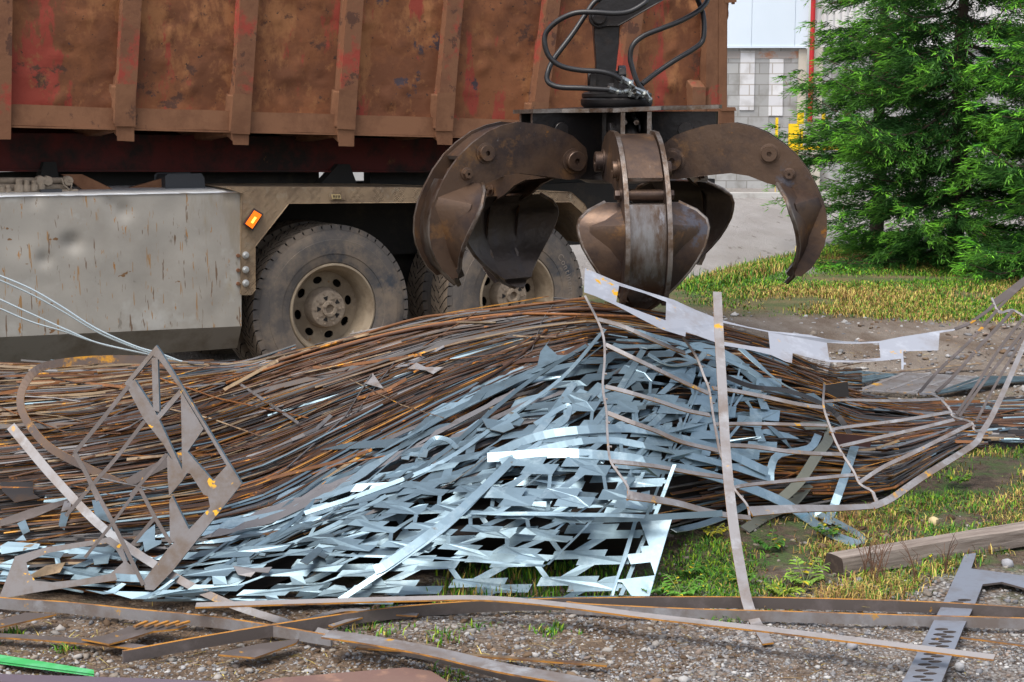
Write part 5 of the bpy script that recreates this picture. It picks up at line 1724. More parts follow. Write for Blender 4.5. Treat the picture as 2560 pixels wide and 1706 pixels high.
fpoly([(1500, 665), (1660, 985), (1640, 1010), (1480, 1080), (1475, 700)], P1)
fpoly([(1800, 600), (2105, 555), (1500, 1320), (1340, 1485), (1265, 1480), (1250, 1400), (1480, 1100), (1640, 960), (1830, 760)], P1)
for pts, w_ in (([(840, 850), (660, 1080), (485, 1290)], 12), ([(945, 1080), (760, 1320), (600, 1500), (430, 1700)], 11), ([(1090, 1295), (980, 1420), (850, 1568)], 10), ([(485, 1290), (560, 1420), (640, 1600)], 11)):
    pxbar('x', pts, Z4, w_ * .8, dY, None, mb_=fm, N=(0, -1, .2), mi=2, me=1, sm=3)
for pts, w_ in (([(660, 300), (850, 650), (990, 910), (1250, 1440)], 12), ([(1220, 600), (1350, 850), (1490, 1080)], 11), ([(1210, 590), (980, 900), (740, 1200)], 9), ([(1350, 850), (1150, 1090)], 11)):
    pxbar('x', pts, P1, w_ * .8, dY, None, mb_=fm, N=(0, -1, .2), mi=2, me=1, sm=3)
o = fm.build('diamond_frame', FP)
tag(o, 'grey diamond lattice plate with yellow rust spots standing at the left of the heap', 'lattice plate')

M['bar_rust'] = mat('rust_brown_band', (.13, .085, .06), .65, .2, [((.09, .07, .065), 6, .45, .62, 7), ((.5, .23, .012), 5, .57, .64, 7)])
hY = lambda x, y: 6.35 + (1120 - y) * .0022
o = pxbar('hoop_band', [(365, 828), (250, 826), (150, 833), (85, 850), (50, 900), (55, 955), (110, 1025), (200, 1075), (295, 1120)], O, 19, hY, [M['bar_rust'], M['edge_rust']], 'dark hoop of flat band curling round at the far left of the heap', 'hoop band', N=(0, -1, .12), sm=6)
o = pxbar('hoop_band', [(293, 1112), (340, 1085), (430, 1040)], O, 22, lambda x, y: hY(x, y) - .02, [M['bar_dark'], M['edge_rust']], 'short dark band meeting the end of the hoop at a corner', 'hoop band', N=(-.3, -1, .12), sm=3)
o = pxbar('flat_bar', [(25, 980), (130, 1105), (250, 1225), (400, 1325), (520, 1385), (640, 1425), (760, 1458)], O, (22, 16), lambda x, y: lerp(6.3, 5.45, (y - 980) / 470), [M['bar_grey'], M['edge_rust']], 'long lilac grey bar slanting down from the far left to the ground', 'flat bar', N=(0, -.9, .45), sm=5)
# curved three-sided plate at the lower left
o = px_plate('curved_plate', [[(0, 1530), (130, 1190), (400, 1110), (800, 1050), (960, 1020), (1060, 1090), (1110, 1240), (1220, 1340), (1130, 1380), (600, 1460), (330, 1500), (0, 1560)],
                              [(230, 1240), (420, 1160), (700, 1110), (930, 1075), (1010, 1130), (1075, 1240), (960, 1340), (700, 1390), (450, 1415), (310, 1400), (250, 1330)]], P1,
             lambda x, y: 5.66 + (1390 - y) * .0009, .006, [M['frame_plate'], M['edge_rust']])
tag(o, 'curved three-sided grey plate lying at the lower left of the heap', 'curved plate')
# loose small offcuts in the left corner
for k, (pts, mt) in enumerate((
    ([(1150, 1080), (1230, 1000), (1350, 910), (1350, 1050), (1410, 1050), (1400, 1080), (1260, 1150), (1245, 1060)], 'galv'),
    ([(890, 940), (970, 920), (1030, 1130), (990, 1080)], 'galv'), ([(530, 800), (560, 710), (630, 700), (610, 780)], 'bar_grey'), ([(530, 810), (610, 800), (560, 960), (510, 920)], 'galv_dull'),
    ([(800, 700), (870, 700), (970, 900), (830, 850)], 'galv_dull'), ([(610, 1210), (690, 1170), (960, 1165), (940, 1250), (820, 1260), (810, 1210)], 'galv_dull'),
    ([(180, 1400), (400, 1270), (570, 1240), (520, 1330)], 'rust_tan'), ([(0, 1100), (70, 1060), (350, 1080), (330, 1120), (10, 1170)], 'galv'), ([(130, 1050), (200, 1000), (230, 1050)], 'galv'),
    ([(0, 870), (250, 780), (580, 690), (800, 600), (600, 720), (300, 850), (0, 930)], 'bar_dark'), ([(0, 540), (290, 540), (290, 640), (350, 680), (130, 720), (20, 620)], 'steel_dark'),
    ([(740, 1480), (920, 1500), (1060, 1420), (1100, 1430), (1000, 1510), (900, 1520)], 'galv'), ([(900, 1490), (1350, 1500), (1540, 1400), (1360, 1560), (1150, 1560)], 'galv'),
    ([(1780, 1290), (1880, 1260), (2200, 1220), (2130, 1390), (1950, 1530), (1840, 1490), (1910, 1460), (1910, 1350), (1790, 1380)], 'galv_dull'),
    ([(200, 1140), (210, 1100), (330, 1060), (280, 1100)], 'rust_tan'), ([(150, 900), (220, 870), (260, 970), (200, 1000)], 'galv_dull'))):
    m = MB()
    m.prism([pts], lambda x, y: pile(*ov(P1, x, y), .10), Vector((0, .003, -.002)), 0, 1)
    o = m.build('sheet_offcut', [M[mt], M['galv_edge'] if mt[0] == 'g' else M['edge_rust']])
    tag(o, ['white notched offcut beside the diamond frame', 'white narrow offcut behind the long slanting bar', 'small lilac flap left of the slanting bar', 'grey drooping flap left of the slanting bar', 'grey tongue behind the diamond struts', 'grey stepped offcut inside the curved plate', 'tan wedge offcut inside the curved plate', 'pale offcut at the left edge above the curved plate', 'tiny white offcut at the left edge', 'dark twisted strip at the left edge', 'dark open box corner at the left edge', 'pale sliver on the dirt below the curved plate', 'pale forked sliver below the diamond frame', 'folded grey flap with a square hole at the front', 'tiny tan offcut above the curved plate', 'grey bent offcut at the left edge'][k], 'sheet offcut')

# bright strands rising at the left
for pts, lab in (([(-60, 110), (0, 130), (200, 215), (400, 330), (620, 470), (870, 585), (1050, 640), (1180, 690)], 'top'), ([(-60, 135), (0, 160), (200, 250), (420, 370), (650, 505), (880, 600), (1000, 640)], 'b'),
                 ([(-60, 255), (0, 285), (250, 400), (450, 490), (640, 570), (900, 630), (1010, 650)], 'c'), ([(-60, 325), (0, 345), (200, 430), (420, 495), (650, 572), (1000, 650), (1190, 690)], 'd')):
    b = MB()
    pp = smooth_path([(*ov(Z4, x, y), 0) for x, y in pts], 5)
    b.bar([at_y(O(p.x, p.y), 7.3 + .0006 * (p.x)) for p in pp], .007, .005, Vector((0, -.5, .8)))
    o = b.build('bright_strand', M['galv_edge'])
    tag(o, 'bright thin metal strand arching across the pale side box', 'metal strand', 'strands before the side box')

# ------------------------------------------------------------------ foreground bars on the ground
def edgebar(name, pts, hpx, mats, label, cat='flat bar', lean=0.0, th=.012, ext=0.0, zl=0.0):
    """bar standing on edge: pts give its foot on the ground in overview pixels"""
    path = smooth_path([(a, b, 0) for a, b in pts], 6)
    foot = [ground(O(p.x, p.y), .006 + zl) for p in path]
    n = len(foot)
    m = MB()
    H = [(hpx if not isinstance(hpx, (list, tuple)) else lerp(hpx[0], hpx[1], i / (n - 1))) * f.y / 3700 for i, f in enumerate(foot)]
    T = m.frame(foot)
    vs = []
    for f, h, t in zip(foot, H, T):
        s_ = Vector((t.y, -t.x, 0)).normalized()
        if s_.y > 0: s_ = -s_
        upv = (ZV - s_ * lean).normalized() * h
        vs += [f, f + upv, f + upv - s_ * th, f - s_ * th]
    fs, mm = [], []
    for i in range(n - 1):
        for j in range(4):
            fs.append((4 * i + j, 4 * i + (j + 1) % 4, 4 * i + 4 + (j + 1) % 4, 4 * i + 4 + j)); mm.append(0 if j in (0, 2) else 1)
    fs += [(3, 2, 1, 0), (4 * n - 4, 4 * n - 3, 4 * n - 2, 4 * n - 1)]; mm += [0, 0]
    m.add(vs, fs, mm)
    o = m.build(name, mats)
    tag(o, label, cat)
    return o
BG, BD = [M['bar_grey'], M['edge_rust']], [M['bar_dark'], M['edge_rust']]
edgebar('flat_bar', [(284, 1524), (480, 1488), (700, 1452), (900, 1424), (1100, 1408), (1300, 1402), (1600, 1398), (1900, 1402), (2150, 1410), (2353, 1422), (2500, 1432), (2900, 1462)], (29, 26), BD, 'very long dark bar on edge bowing across the whole foreground')
edgebar('flat_bar', [(-120, 1382), (0, 1400), (150, 1410), (300, 1425), (480, 1442), (620, 1462), (760, 1486)], (28, 26), BG, 'long grey bar on edge running in from the left foreground')
edgebar('flat_bar', [(1300, 1408), (1360, 1414), (1600, 1425), (1800, 1430), (2050, 1438), (2353, 1446), (2500, 1452), (2850, 1468)], 26, BG, 'pale grey bar on edge just before the very long dark one, right')
edgebar('flat_bar', [(800, 1484), (900, 1502), (1000, 1522), (1100, 1548), (1250, 1590), (1400, 1640)], (24, 36), BD, 'dark bar on edge with a pale top leaving the view at the bottom')
def flatbar(pts, wpx, mats, label, z=.012, name='flat_bar', cat='flat bar'):
    path = smooth_path([(a, b, 0) for a, b in pts], 5)
    m = MB()
    P_ = [ground(O(p.x, p.y), z) for p in path]
    m.bar(P_, wpx, .006, ZV, 0, 1)
    o = m.build(name, mats); tag(o, label, cat)
    return o
flatbar([(750, 1458), (850, 1472), (1000, 1500), (1150, 1535), (1300, 1562), (1450, 1595)], .075, BG, 'grey flat bar lying down beside the bar leaving at the bottom', z=.075)
flatbar([(450, 1392), (700, 1384), (950, 1377), (1120, 1376), (1300, 1392), (1500, 1418), (1750, 1446), (2000, 1476), (2285, 1512)], .05, [mat('pale_flat_bar', (.36, .33, .32), .5, .3, [((.55, .28, .02), 6, .66, .70, 5), ((.27, .24, .22), 5, .5, .66, 5)]), M['edge_rust']], 'pale slim bar crossing over the dark one and ending near the perforated plate', z=.085)
flatbar([(-100, 1466), (0, 1462), (200, 1476), (360, 1492)], .04, BD, 'dark slim bar lying at the left behind the green bar')
flatbar([(820, 1488), (1000, 1500), (1200, 1515), (1395, 1529)], .02, [M['rust_tan'], M['edge_rust']], 'thin brown strip lying on the dirt in the foreground', z=.02)
flatbar([(-150, 1552), (0, 1560), (200, 1566), (420, 1574), (700, 1590)], .07, [mat('purple_grey_bar', (.16, .13, .16), .5, .4), M['bar_dark']], 'purplish dark bar along the bottom left edge', z=.02)
flatbar([(680, 1432), (790, 1404), (860, 1408), (960, 1414)], .03, BG, 'grey bent strip behind the very long dark bar', z=.02)
flatbar([(760, 1440), (850, 1412), (880, 1408)], .025, BG, 'short strut behind the very long dark bar', z=.025)
flatbar([(2130, 1456), (2250, 1470), (2400, 1490)], .012, BD, 'thin dark rod on the gravel at the right edge', z=.02)
m = MB()
gp_ = [ground(O(x, y), .02) for x, y in ((-60, 1497), (-20, 1502), (213, 1540), (214, 1548), (-20, 1517), (-60, 1512))]
m.hull8(gp_, [p - ZV * .008 for p in gp_])
o = m.build('green_bar', mat('bright_green_paint', (.04, .34, .09), .7, 0, [((.12, .42, .2), 7, .5, .7, 4), ((.2, .22, .12), 9, .64, .7, 5)], bump=[(60, .2, .003)]), bevel=.003)
tag(o, 'bright green painted bar lying at the lower left', 'painted bar')
m = MB()
gp_ = [ground(O(x, y), .02) for x, y in ((560, 1575), (620, 1560), (760, 1548), (930, 1534), (990, 1542), (1020, 1560), (1060, 1590), (1000, 1640), (520, 1640))]
m.hull8(gp_, [p - ZV * .018 for p in gp_])
o = m.build('rusty_plate', mat('red_rusty_plate', (.17, .1, .08), .8, .1, [((.15, .08, .07), 3, .45, .62, 6), ((.28, .16, .11), 9, .55, .7, 5)], bump=[(30, .2, .004)]))
tag(o, 'flat reddish rusty plate at the bottom edge of the view', 'steel plate')
def gplate(name, loops, cv, mats, label, z=.02, th=.006, cat='steel plate'):
    m = MB()
    m.prism(loops, lambda x, y: ground(cv(x, y), z), Vector((0, 0, -th)), 0, 1)
    o = m.build(name, mats); tag(o, label, cat); return o
B7 = crop(0, 1440, .42499)
gplate('notched_plate', [[(480, 370), (610, 350), (700, 320), (850, 265), (1100, 290), (1050, 310), (900, 325), (720, 380), (640, 400)]], B7, BD, 'dark notched plate with yellow edges on the dirt at the left', z=.03)
gplate('notched_plate', [[(0, 260), (150, 215), (330, 225), (200, 255), (0, 300), (-60, 310), (-60, 270)]], B7, BD, 'dark plate corner with yellow edges at the left edge', z=.03)
gplate('notched_plate', [[(1285, 462), (1340, 440), (1520, 400), (1760, 370), (1740, 395), (1500, 480)]], B7, BD, 'dark flat offcut under the middle of the long dark bar', z=.03)
for k in range(5):
    x = 790 + k * 62
    flatbar([(ov(B7, x, 300 - k * 2)), (ov(B7, x + 75, 268))], .012, [M['edge_rust'], M['edge_rust']], 'yellow rusted tie on the dark notched plate', z=.042, name='yellow_tie', cat='metal tie')['group'] = 'ties on the notched plate'
holes = []
for cx_, cy_ in ((1757, 862), (1690, 882), (1560, 1112), (1628, 1135), (1548, 1157), (1612, 1177), (1527, 1197), (1590, 1217), (1505, 1237), (1567, 1259), (1485, 1281), (1545, 1302), (1463, 1325), (1525, 1345), (1440, 1368), (1505, 1390), (1415, 1415), (1482, 1440), (1390, 1467), (1460, 1493), (1370, 1520), (1435, 1548), (1345, 1575), (1410, 1602)):
    holes.append([(cx_ + 60 * math.cos(t) , cy_ + 11 * math.sin(t)) for t in [2 * math.pi * i / 20 for i in range(20)]])
gplate('perforated_plate', [[(1760, 470), (1862, 455), (1815, 590), (1900, 600), (2300, 655), (2500, 690), (2500, 820), (2300, 765), (2080, 705), (1915, 725), (1850, 890), (1745, 1105), (1560, 1568), (1520, 1660), (1170, 1660), (1220, 1568), (1390, 1240), (1580, 870)]] + holes, P6,
       [mat('blue_grey_perforated_plate', (.25, .27, .32), .42, .45, [((.2, .19, .2), 5, .48, .66, 6), ((.5, .3, .06), 6, .69, .72, 5)]), M['bar_dark']], 'blue grey perforated plate lying under the bars at the lower right', z=.03, th=.008, cat='perforated plate')

# grates and rods on the ground beyond the heap, right
def grate(quad, n, label, dark=False):
    m = MB()
    q_ = [ground(O(*p), .03) for p in quad]
    for a, b in ((0, 1), (1, 2), (2, 3), (3, 0)):
        m.bar([q_[a], q_[b]], .035, .008, ZV)
    for i in range(1, n):
        m.bar([q_[0].lerp(q_[3], i / n), q_[1].lerp(q_[2], i / n)], .35 * (q_[0] - q_[3]).length / n, .006, ZV)
    for i in (1, 2):
        m.bar([q_[0].lerp(q_[1], i / 3), q_[3].lerp(q_[2], i / 3)], .016, .008, ZV)
    o = m.build('steel_grate', M['galv_dull'] if dark else M['bar_grey']); tag(o, label, 'steel grate')
grate([(1830, 858), (1895, 862), (1905, 822), (1850, 822)], 9, 'small upright-looking pale grate behind the notched strip')
grate([(1975, 898), (2150, 905), (2260, 868), (2080, 858)], 16, 'pale slatted grate lying on the dirt, the middle one')
grate([(2150, 905), (2290, 880), (2420, 868), (2260, 866)], 16, 'pale slatted grate at the right edge, partly behind the bars', True)
grate([(1850, 880), (1960, 882), (2060, 862), (1950, 852)], 12, 'pale slatted grate nearest the heap', True)
flatbar([(1860, 868), (2000, 862), (2150, 846), (2255, 836)], .05, [M['rust_tan'], M['bar_grey']], 'pale brown flat bar lying beyond the grates', z=.03)
sm = MB()
for i in range(260):
    x0 = rng.uniform(1900, 2420); y0 = rng.uniform(925, 1015)
    ln = rng.uniform(60, 260)
    a, b = ground(O(x0, y0), rng.uniform(.01, .07)), ground(O(x0 + ln, y0 + rng.gauss(-3, 6)), rng.uniform(.01, .07))
    sm.bar([a, b], rng.uniform(.008, .02), .004, rnd_normal(), pick((3, .5, 1, 2, 4, 1.5, 0, 1.4)))
o = sm.build('scattered_strips', MATS)
tag(o, 'low spread of thin dark and shiny strips on the ground at the right edge', 'scrap strips', kind='stuff')
dp = MB()
dp.prism([[(1290, 690), (1410, 672), (1418, 755), (1290, 755)]], lambda x, y: at_y(Z6(x, y), 8.1), Vector((0, .01, 0)), 0, 1)
o = dp.build('dark_plate', [M['steel_dark'], M['edge_rust']]); tag(o, 'dark square plate standing behind the barred frame', 'steel plate')
dp = MB()
dp.prism([[(1310, 945), (1545, 965), (1530, 1025), (1330, 1005)]], lambda x, y: at_y(Z6(x, y), 7.5), Vector((0, .01, 0)), 0, 1)
o = dp.build('maroon_plate', [mat('maroon_plate', (.05, .018, .016), .6), M['edge_rust']]); tag(o, 'maroon plate inside the barred frame', 'steel plate')
# ------------------------------------------------------------------ timber beam
def P6g(x, y, z=0.0): return ground(P6(x, y), z)
g0, g1 = P6g(705, 668), P6g(1560, 522)
tdir = (g1 - g0).normalized()
tside = Vector((-tdir.y, tdir.x, 0))
zt = at_y(P6(705, 500), g0.y).z
wb = (on_plane(P6(560, 466), Vector((0, 0, zt)), ZV) - Vector((g0.x, g0.y, zt))).dot(tside)
wb = max(.1, min(.3, wb))
tm = MB()
NL = 60
LEN = 3.0
for i in range(NL + 1):
    s = LEN * i / NL
    for k, (a, z) in enumerate(((0, 0), (0, .3), (0, .7), (0, 1), (.35, 1), (.7, 1), (1, 1), (1, .5), (1, 0))):
        w_ = Vector((s * 4, a * 2 + k, z * 3))
        ex = -.004 if (a in (0, 1) and z == 1) else 0
        cut = .035 * max(0, 1 - abs(s - 1.45) / .25) if (a == 0 and z < .8) else 0
        tm.v.append(tuple(g0 + tdir * (s + (.02 * noise.noise(w_ * 3) if i in (0, NL) else 0)) + tside * (a * wb + cut + .006 * noise.noise(w_) + (0.004 if ex else 0) * (1 if a == 0 else -1)) + ZV * (z * zt + .005 * noise.noise(w_ + Vector((9, 0, 0))) + ex)))
nk = 9
for i in range(NL):
    for k in range(nk):
        tm.f.append((i * nk + k, i * nk + (k + 1) % nk, (i + 1) * nk + (k + 1) % nk, (i + 1) * nk + k)); tm.m.append(0)
tm.f.append(tuple(range(nk))[::-1]); tm.m.append(1)
tm.f.append(tuple(NL * nk + k for k in range(nk))); tm.m.append(1)
ang = math.atan2(tdir.y, tdir.x)
def wood(name, base, l1, l2):
    m = mat(name, base, .9)
    nt = m.node_tree; N, L = nt.nodes, nt.links
    b = N['Principled BSDF']
    tc = N.new('ShaderNodeTexCoord'); mp = N.new('ShaderNodeMapping')
    mp.vector_type = 'TEXTURE'
    mp.inputs['Rotation'].default_value = (0, 0, ang); mp.inputs['Scale'].default_value = (1 / 2.0, 1 / 28, 1 / 28)
    L.new(tc.outputs['Object'], mp.inputs['Vector'])
    nz = N.new('ShaderNodeTexNoise'); nz.inputs['Scale'].default_value = 1.6; nz.inputs['Detail'].default_value = 8; nz.inputs['Roughness'].default_value = .7
    L.new(mp.outputs[0], nz.inputs['Vector'])
    cr = N.new('ShaderNodeValToRGB')
    cr.color_ramp.elements[0].position = .32; cr.color_ramp.elements[0].color = (*l1, 1)
    cr.color_ramp.elements[1].position = .66; cr.color_ramp.elements[1].color = (*l2, 1)
    L.new(nz.outputs['Fac'], cr.inputs['Fac']); L.new(cr.outputs['Color'], b.inputs['Base Color'])
    bp = N.new('ShaderNodeBump'); bp.inputs['Strength'].default_value = .6; bp.inputs['Distance'].default_value = .01
    L.new(nz.outputs['Fac'], bp.inputs['Height']); L.new(bp.outputs[0], b.inputs['Normal'])
    return m
to = tm.build('timber_beam', [wood('weathered_timber', (.25, .2, .16), (.10, .072, .055), (.31, .26, .225)), mat('dark_end_grain', (.04, .026, .02), .95, 0, [((.08, .055, .04), 30, .5, .7, 4)])], smooth=40)
tag(to, 'weathered grey timber beam lying in the weeds at the right', 'timber beam')

# ------------------------------------------------------------------ grass, stones, weeds
def in_poly(p, poly):
    x, y = p
    c = False
    for i in range(len(poly)):
        (x0, y0), (x1, y1) = poly[i - 1], poly[i]
        if (y0 > y) != (y1 > y) and x < (x1 - x0) * (y - y0) / (y1 - y0) + x0: c = not c
    return c
def sample(poly, n):
    """points on the ground, even in the photo, inside an overview-pixel polygon"""
    xs, ys = [p[0] for p in poly], [p[1] for p in poly]
    out = []
    while len(out) < n:
        p = (nr.uniform(min(xs), max(xs)), nr.uniform(min(ys), max(ys)))
        if in_poly(p, poly): out.append(ground(O(*p)))
    return out
def on_timber(p):
    q_ = p - g0
    return -.02 < q_.dot(tside) < wb + .02 and -.03 < q_.dot(tdir) < LEN
GREEN = [(.05, .17, .012), (.10, .26, .015), (.22, .34, .02), (.03, .11, .015)]
STRAW = [(.42, .31, .08), (.32, .2, .065), (.5, .4, .11), (.24, .13, .05)]
def blades(name, spots, label, hr=(.05, .14), straw=.4, per=1, wid=.004, clump=.04, lean=.5, patch=1.2, bare=-2, flat=1.0, pk=.5):
    V, Fs, T = [], [], []
    n = 0
    for p in spots:
        if on_timber(p): continue
        pt = noise.noise(Vector((p.x * patch, p.y * patch, 4.0)))
        if noise.noise(Vector((p.x * patch * 2.3, p.y * patch * 2.3, 9.0))) < bare: continue
        for k in range(per):
            x, y = p.x + nr.normal(0, clump), p.y + nr.normal(0, clump)
            z = gz(x, y) - .004
            h = nr.uniform(*hr) * (1 + .5 * pt)
            a = nr.uniform(0, 6.283)
            d = np.array([math.cos(a), math.sin(a), 0])
            s_ = np.array([-d[1], d[0], 0]) * wid * nr.uniform(.7, 1.5)
            b = np.array([x, y, z])
            ln = nr.uniform(.1, 1.0) * lean
            m_ = b + d * h * ln * .35 + np.array([0, 0, h * .6 * flat])
            t = b + d * h * ln * 1.0 + np.array([0, 0, h * (1 - .35 * ln) * flat])
            V += [b - s_, b + s_, m_ + s_ * .7, m_ - s_ * .7, t + s_ * .1, t - s_ * .1]
            Fs += [(n, n + 1, n + 2, n + 3), (n + 3, n + 2, n + 4, n + 5)]
            n += 6
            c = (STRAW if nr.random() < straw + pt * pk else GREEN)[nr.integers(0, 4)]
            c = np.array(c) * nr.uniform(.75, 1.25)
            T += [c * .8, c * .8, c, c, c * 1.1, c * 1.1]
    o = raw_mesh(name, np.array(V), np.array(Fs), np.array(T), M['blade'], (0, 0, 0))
    tag(o, label, 'grass', kind='stuff')
    return o
blades('bank_grass', sample([(1540, 668), (1700, 622), (1900, 572), (2100, 580), (2720, 590), (2720, 735), (2150, 735), (1900, 722), (1700, 708), (1560, 690)], 11500), 'yellow green grass on the bank before the spruces', (.012, .06), .42, 8, .0042, .12, 1.2, .45, -.22, 1.0, 1.3)
blades('road_verge_grass', sample([(1560, 660), (1720, 616), (1920, 568), (2000, 572), (1800, 620), (1600, 672)], 1300), 'greener grass along the edge of the road', (.025, .1), .15, 7, .005, .09, 1.0, .5)
blades('weedy_grass', sample([(1500, 1368), (1560, 1250), (1720, 1200), (2010, 1172), (2130, 1090), (2250, 1020), (2720, 1010), (2720, 1190), (1960, 1268), (1890, 1300), (1880, 1330), (1760, 1385)], 5200), 'mixed green and straw grass round the timber beam', (.008, .042), .34, 5, .0022, .045, 1.3, 1.0, -.18, 1.0, 1.4)
blades('beam_grass', sample([(1760, 1388), (1900, 1335), (2080, 1290), (2250, 1262), (2720, 1215), (2720, 1262), (2280, 1275), (2160, 1330), (2080, 1378), (1900, 1390)], 1700), 'straw coloured grass before the timber beam', (.012, .06), .6, 3, .0022, .035, 1.3, 1.5, .0)
blades('sheet_grass', sample([(1000, 1392), (1490, 1375), (1420, 1260), (1050, 1310)], 800), 'sparse green grass showing through the punched sheet', (.02, .07), .35, 2, .003, .04)
spots = []
for x, y, k, r_ in ((1262, 1448, 26, .035), (1010, 1470, 18, .03), (848, 1448, 30, .06), (22, 1447, 16, .03), (155, 1490, 12, .02), (1030, 1552, 16, .03), (1660, 1432, 16, .03), (880, 1396, 8, .02), (1090, 1440, 8, .02), (1850, 715, 60, .25), (2300, 700, 60, .3)):
    c = ground(O(x, y))
    for i in range(k): spots.append(c + Vector((nr.normal(0, r_), nr.normal(0, r_), 0)))
blades('grass_tufts', spots, 'small bright grass tufts scattered on the gravel', (.012, .042), .08, 4, .0028, .012, 1.0)
# dry stalks and litter
blades('dry_litter', [ground(O(nr.uniform(-50, 2400), nr.uniform(1385, 1565))) for i in range(900)] + sample([(1500, 730), (2720, 740), (2720, 830), (1900, 830), (1650, 790)], 500), 'dry straw litter on the dirt', (.03, .1), 1.3, 1, .0016, .02, 1.6, flat=.12)

# stones
def stones(name, pts, sizes, label, palette):
    V, Fs, T = [], [], []
    base = np.array([(1, 0, 0), (-1, 0, 0), (0, 1, 0), (0, -1, 0), (0, 0, 1), (0, 0, -1)], float)
    tri = np.array([(0, 2, 4), (2, 1, 4), (1, 3, 4), (3, 0, 4), (2, 0, 5), (1, 2, 5), (3, 1, 5), (0, 3, 5)])
    # once subdivided octahedron
    vs = [tuple(v) for v in base]; idx = {}
    fs = []
    def mid(a, b):
        k = (min(a, b), max(a, b))
        if k not in idx:
            v = np.array(vs[a]) + np.array(vs[b]); v /= np.linalg.norm(v)
            vs.append(tuple(v)); idx[k] = len(vs) - 1
        return idx[k]
    for a, b, c in tri:
        ab, bc, ca = mid(a, b), mid(b, c), mid(c, a)
        fs += [(a, ab, ca), (ab, b, bc), (ca, bc, c), (ab, bc, ca)]
    B_, F_ = np.array(vs), np.array(fs)
    n = 0
    for p, r_ in zip(pts, sizes):
        j = B_ * (1 + nr.normal(0, .3, (len(B_), 1)))
        sc = np.array([nr.uniform(.8, 1.3), nr.uniform(.8, 1.3), nr.uniform(.45, .85)]) * r_
        a = nr.uniform(0, 6.28)
        j = j * sc
        rot = np.array([[math.cos(a), -math.sin(a), 0], [math.sin(a), math.cos(a), 0], [0, 0, 1]])
        j = j @ rot.T
        V.append(j + np.array([p[0], p[1], gz(p[0], p[1]) + r_ * .18])); Fs.append(F_ + n); n += len(B_)
        c = np.array(palette[nr.integers(0, len(palette))]) * nr.uniform(.7, 1.3)
        T.append(np.repeat(c[None], len(B_), 0))
    o = raw_mesh(name, np.concatenate(V), np.concatenate(Fs), np.concatenate(T), M['stone'], (0, 0, 0))
    tag(o, label, 'gravel', kind='stuff')
PAL = [(.2, .195, .2), (.27, .265, .265), (.15, .15, .16), (.3, .29, .28), (.22, .17, .14), (.24, .235, .235), (.36, .35, .34), (.12, .1, .09)]
DIRT = [(.12, .08, .05), (.09, .058, .036), (.17, .12, .08), (.2, .17, .14), (.26, .24, .22)]
pts, szs, pd, sd_ = [], [], [], []
while len(pts) < 20000:
    x, y = nr.uniform(-160, 2720), nr.uniform(1395, 1600)
    dens = .25 + .75 * min(1, max(0, (x - 900) / 700)) if y < 1500 else .45 + .55 * min(1, max(0, (x - 700) / 500))
    if nr.random() > dens: continue
    p = ground(O(x, y)); pts.append((p.x, p.y)); szs.append(min(.015, .0019 * math.exp(nr.normal(.38, .55))))
for i in range(900):
    p = ground(O(nr.uniform(1880, 2720), nr.uniform(1330, 1420))); pts.append((p.x, p.y)); szs.append(.003 * math.exp(nr.normal(.5, .6)))
stones('gravel', pts, szs, 'loose grey gravel in the foreground', PAL)
while len(pd) < 4500:
    x, y = nr.uniform(-60, 1700), nr.uniform(1390, 1575)
    p = ground(O(x, y)); pd.append((p.x, p.y)); sd_.append(min(.016, .0024 * math.exp(nr.normal(.4, .6))))
for i in range(600):
    x, y = nr.uniform(1500, 2720), nr.uniform(1180, 1390)
    p = ground(O(x, y)); pd.append((p.x, p.y)); sd_.append(min(.024, .0035 * math.exp(nr.normal(.45, .6))))
stones('dirt_clods', pd, sd_, 'brown clods and pebbles in the dirt', DIRT)
pf, sf = [], []
for i in range(2600):
    x, y = nr.uniform(1500, 2720), nr.uniform(715, 935)
    p = ground(O(x, y)); pf.append((p.x, p.y)); sf.append(min(.04, .007 * math.exp(nr.normal(.3, .5))))
stones('yard_gravel', pf, sf, 'scattered pebbles on the dirt beyond the heap', PAL + DIRT)
for k, (x, y, r_, c, lab) in enumerate(((*ov(P6, 1492, 205), .026, (.5, .4, .22), 'round buff stone in the weeds behind the timber beam'), (*ov(P6, 845, 715), .02, (.3, .29, .29), 'angular grey stone before the end of the timber beam'), (*ov(P6, 1710, 1450), .017, (.3, .3, .31), 'pale stone left of the perforated plate'), (*ov(P6, 790, 1270), .018, (.28, .28, .3), 'pale lump on the gravel under the slim bar'), (*ov(P6, 2130, 565), .024, (.28, .28, .3), 'grey stone beside the top of the perforated plate'))):
    p = ground(O(x, y))
    m = MB()
    m.lathe([(0, -.3 * r_), (.8 * r_, -.2 * r_), (r_, .3 * r_), (.75 * r_, .9 * r_), (.3 * r_, 1.15 * r_), (0, 1.2 * r_)], (p.x, p.y, 0), RX, Vector((0, 1, 0)), ZV, 9)
    m.v = [tuple(Vector(v) + Vector((noise.noise(Vector(v) * 40 + Vector((k, 0, 0))), noise.noise(Vector(v) * 40 + Vector((0, k, 3))), 0)) * r_ * .35) for v in m.v]
    o = m.build('stone', mat('stone_surface', c, .9, 0, [((c[0] * .6, c[1] * .6, c[2] * .6), 30, .5, .7, 4)]), smooth=50); tag(o, lab, 'stone')

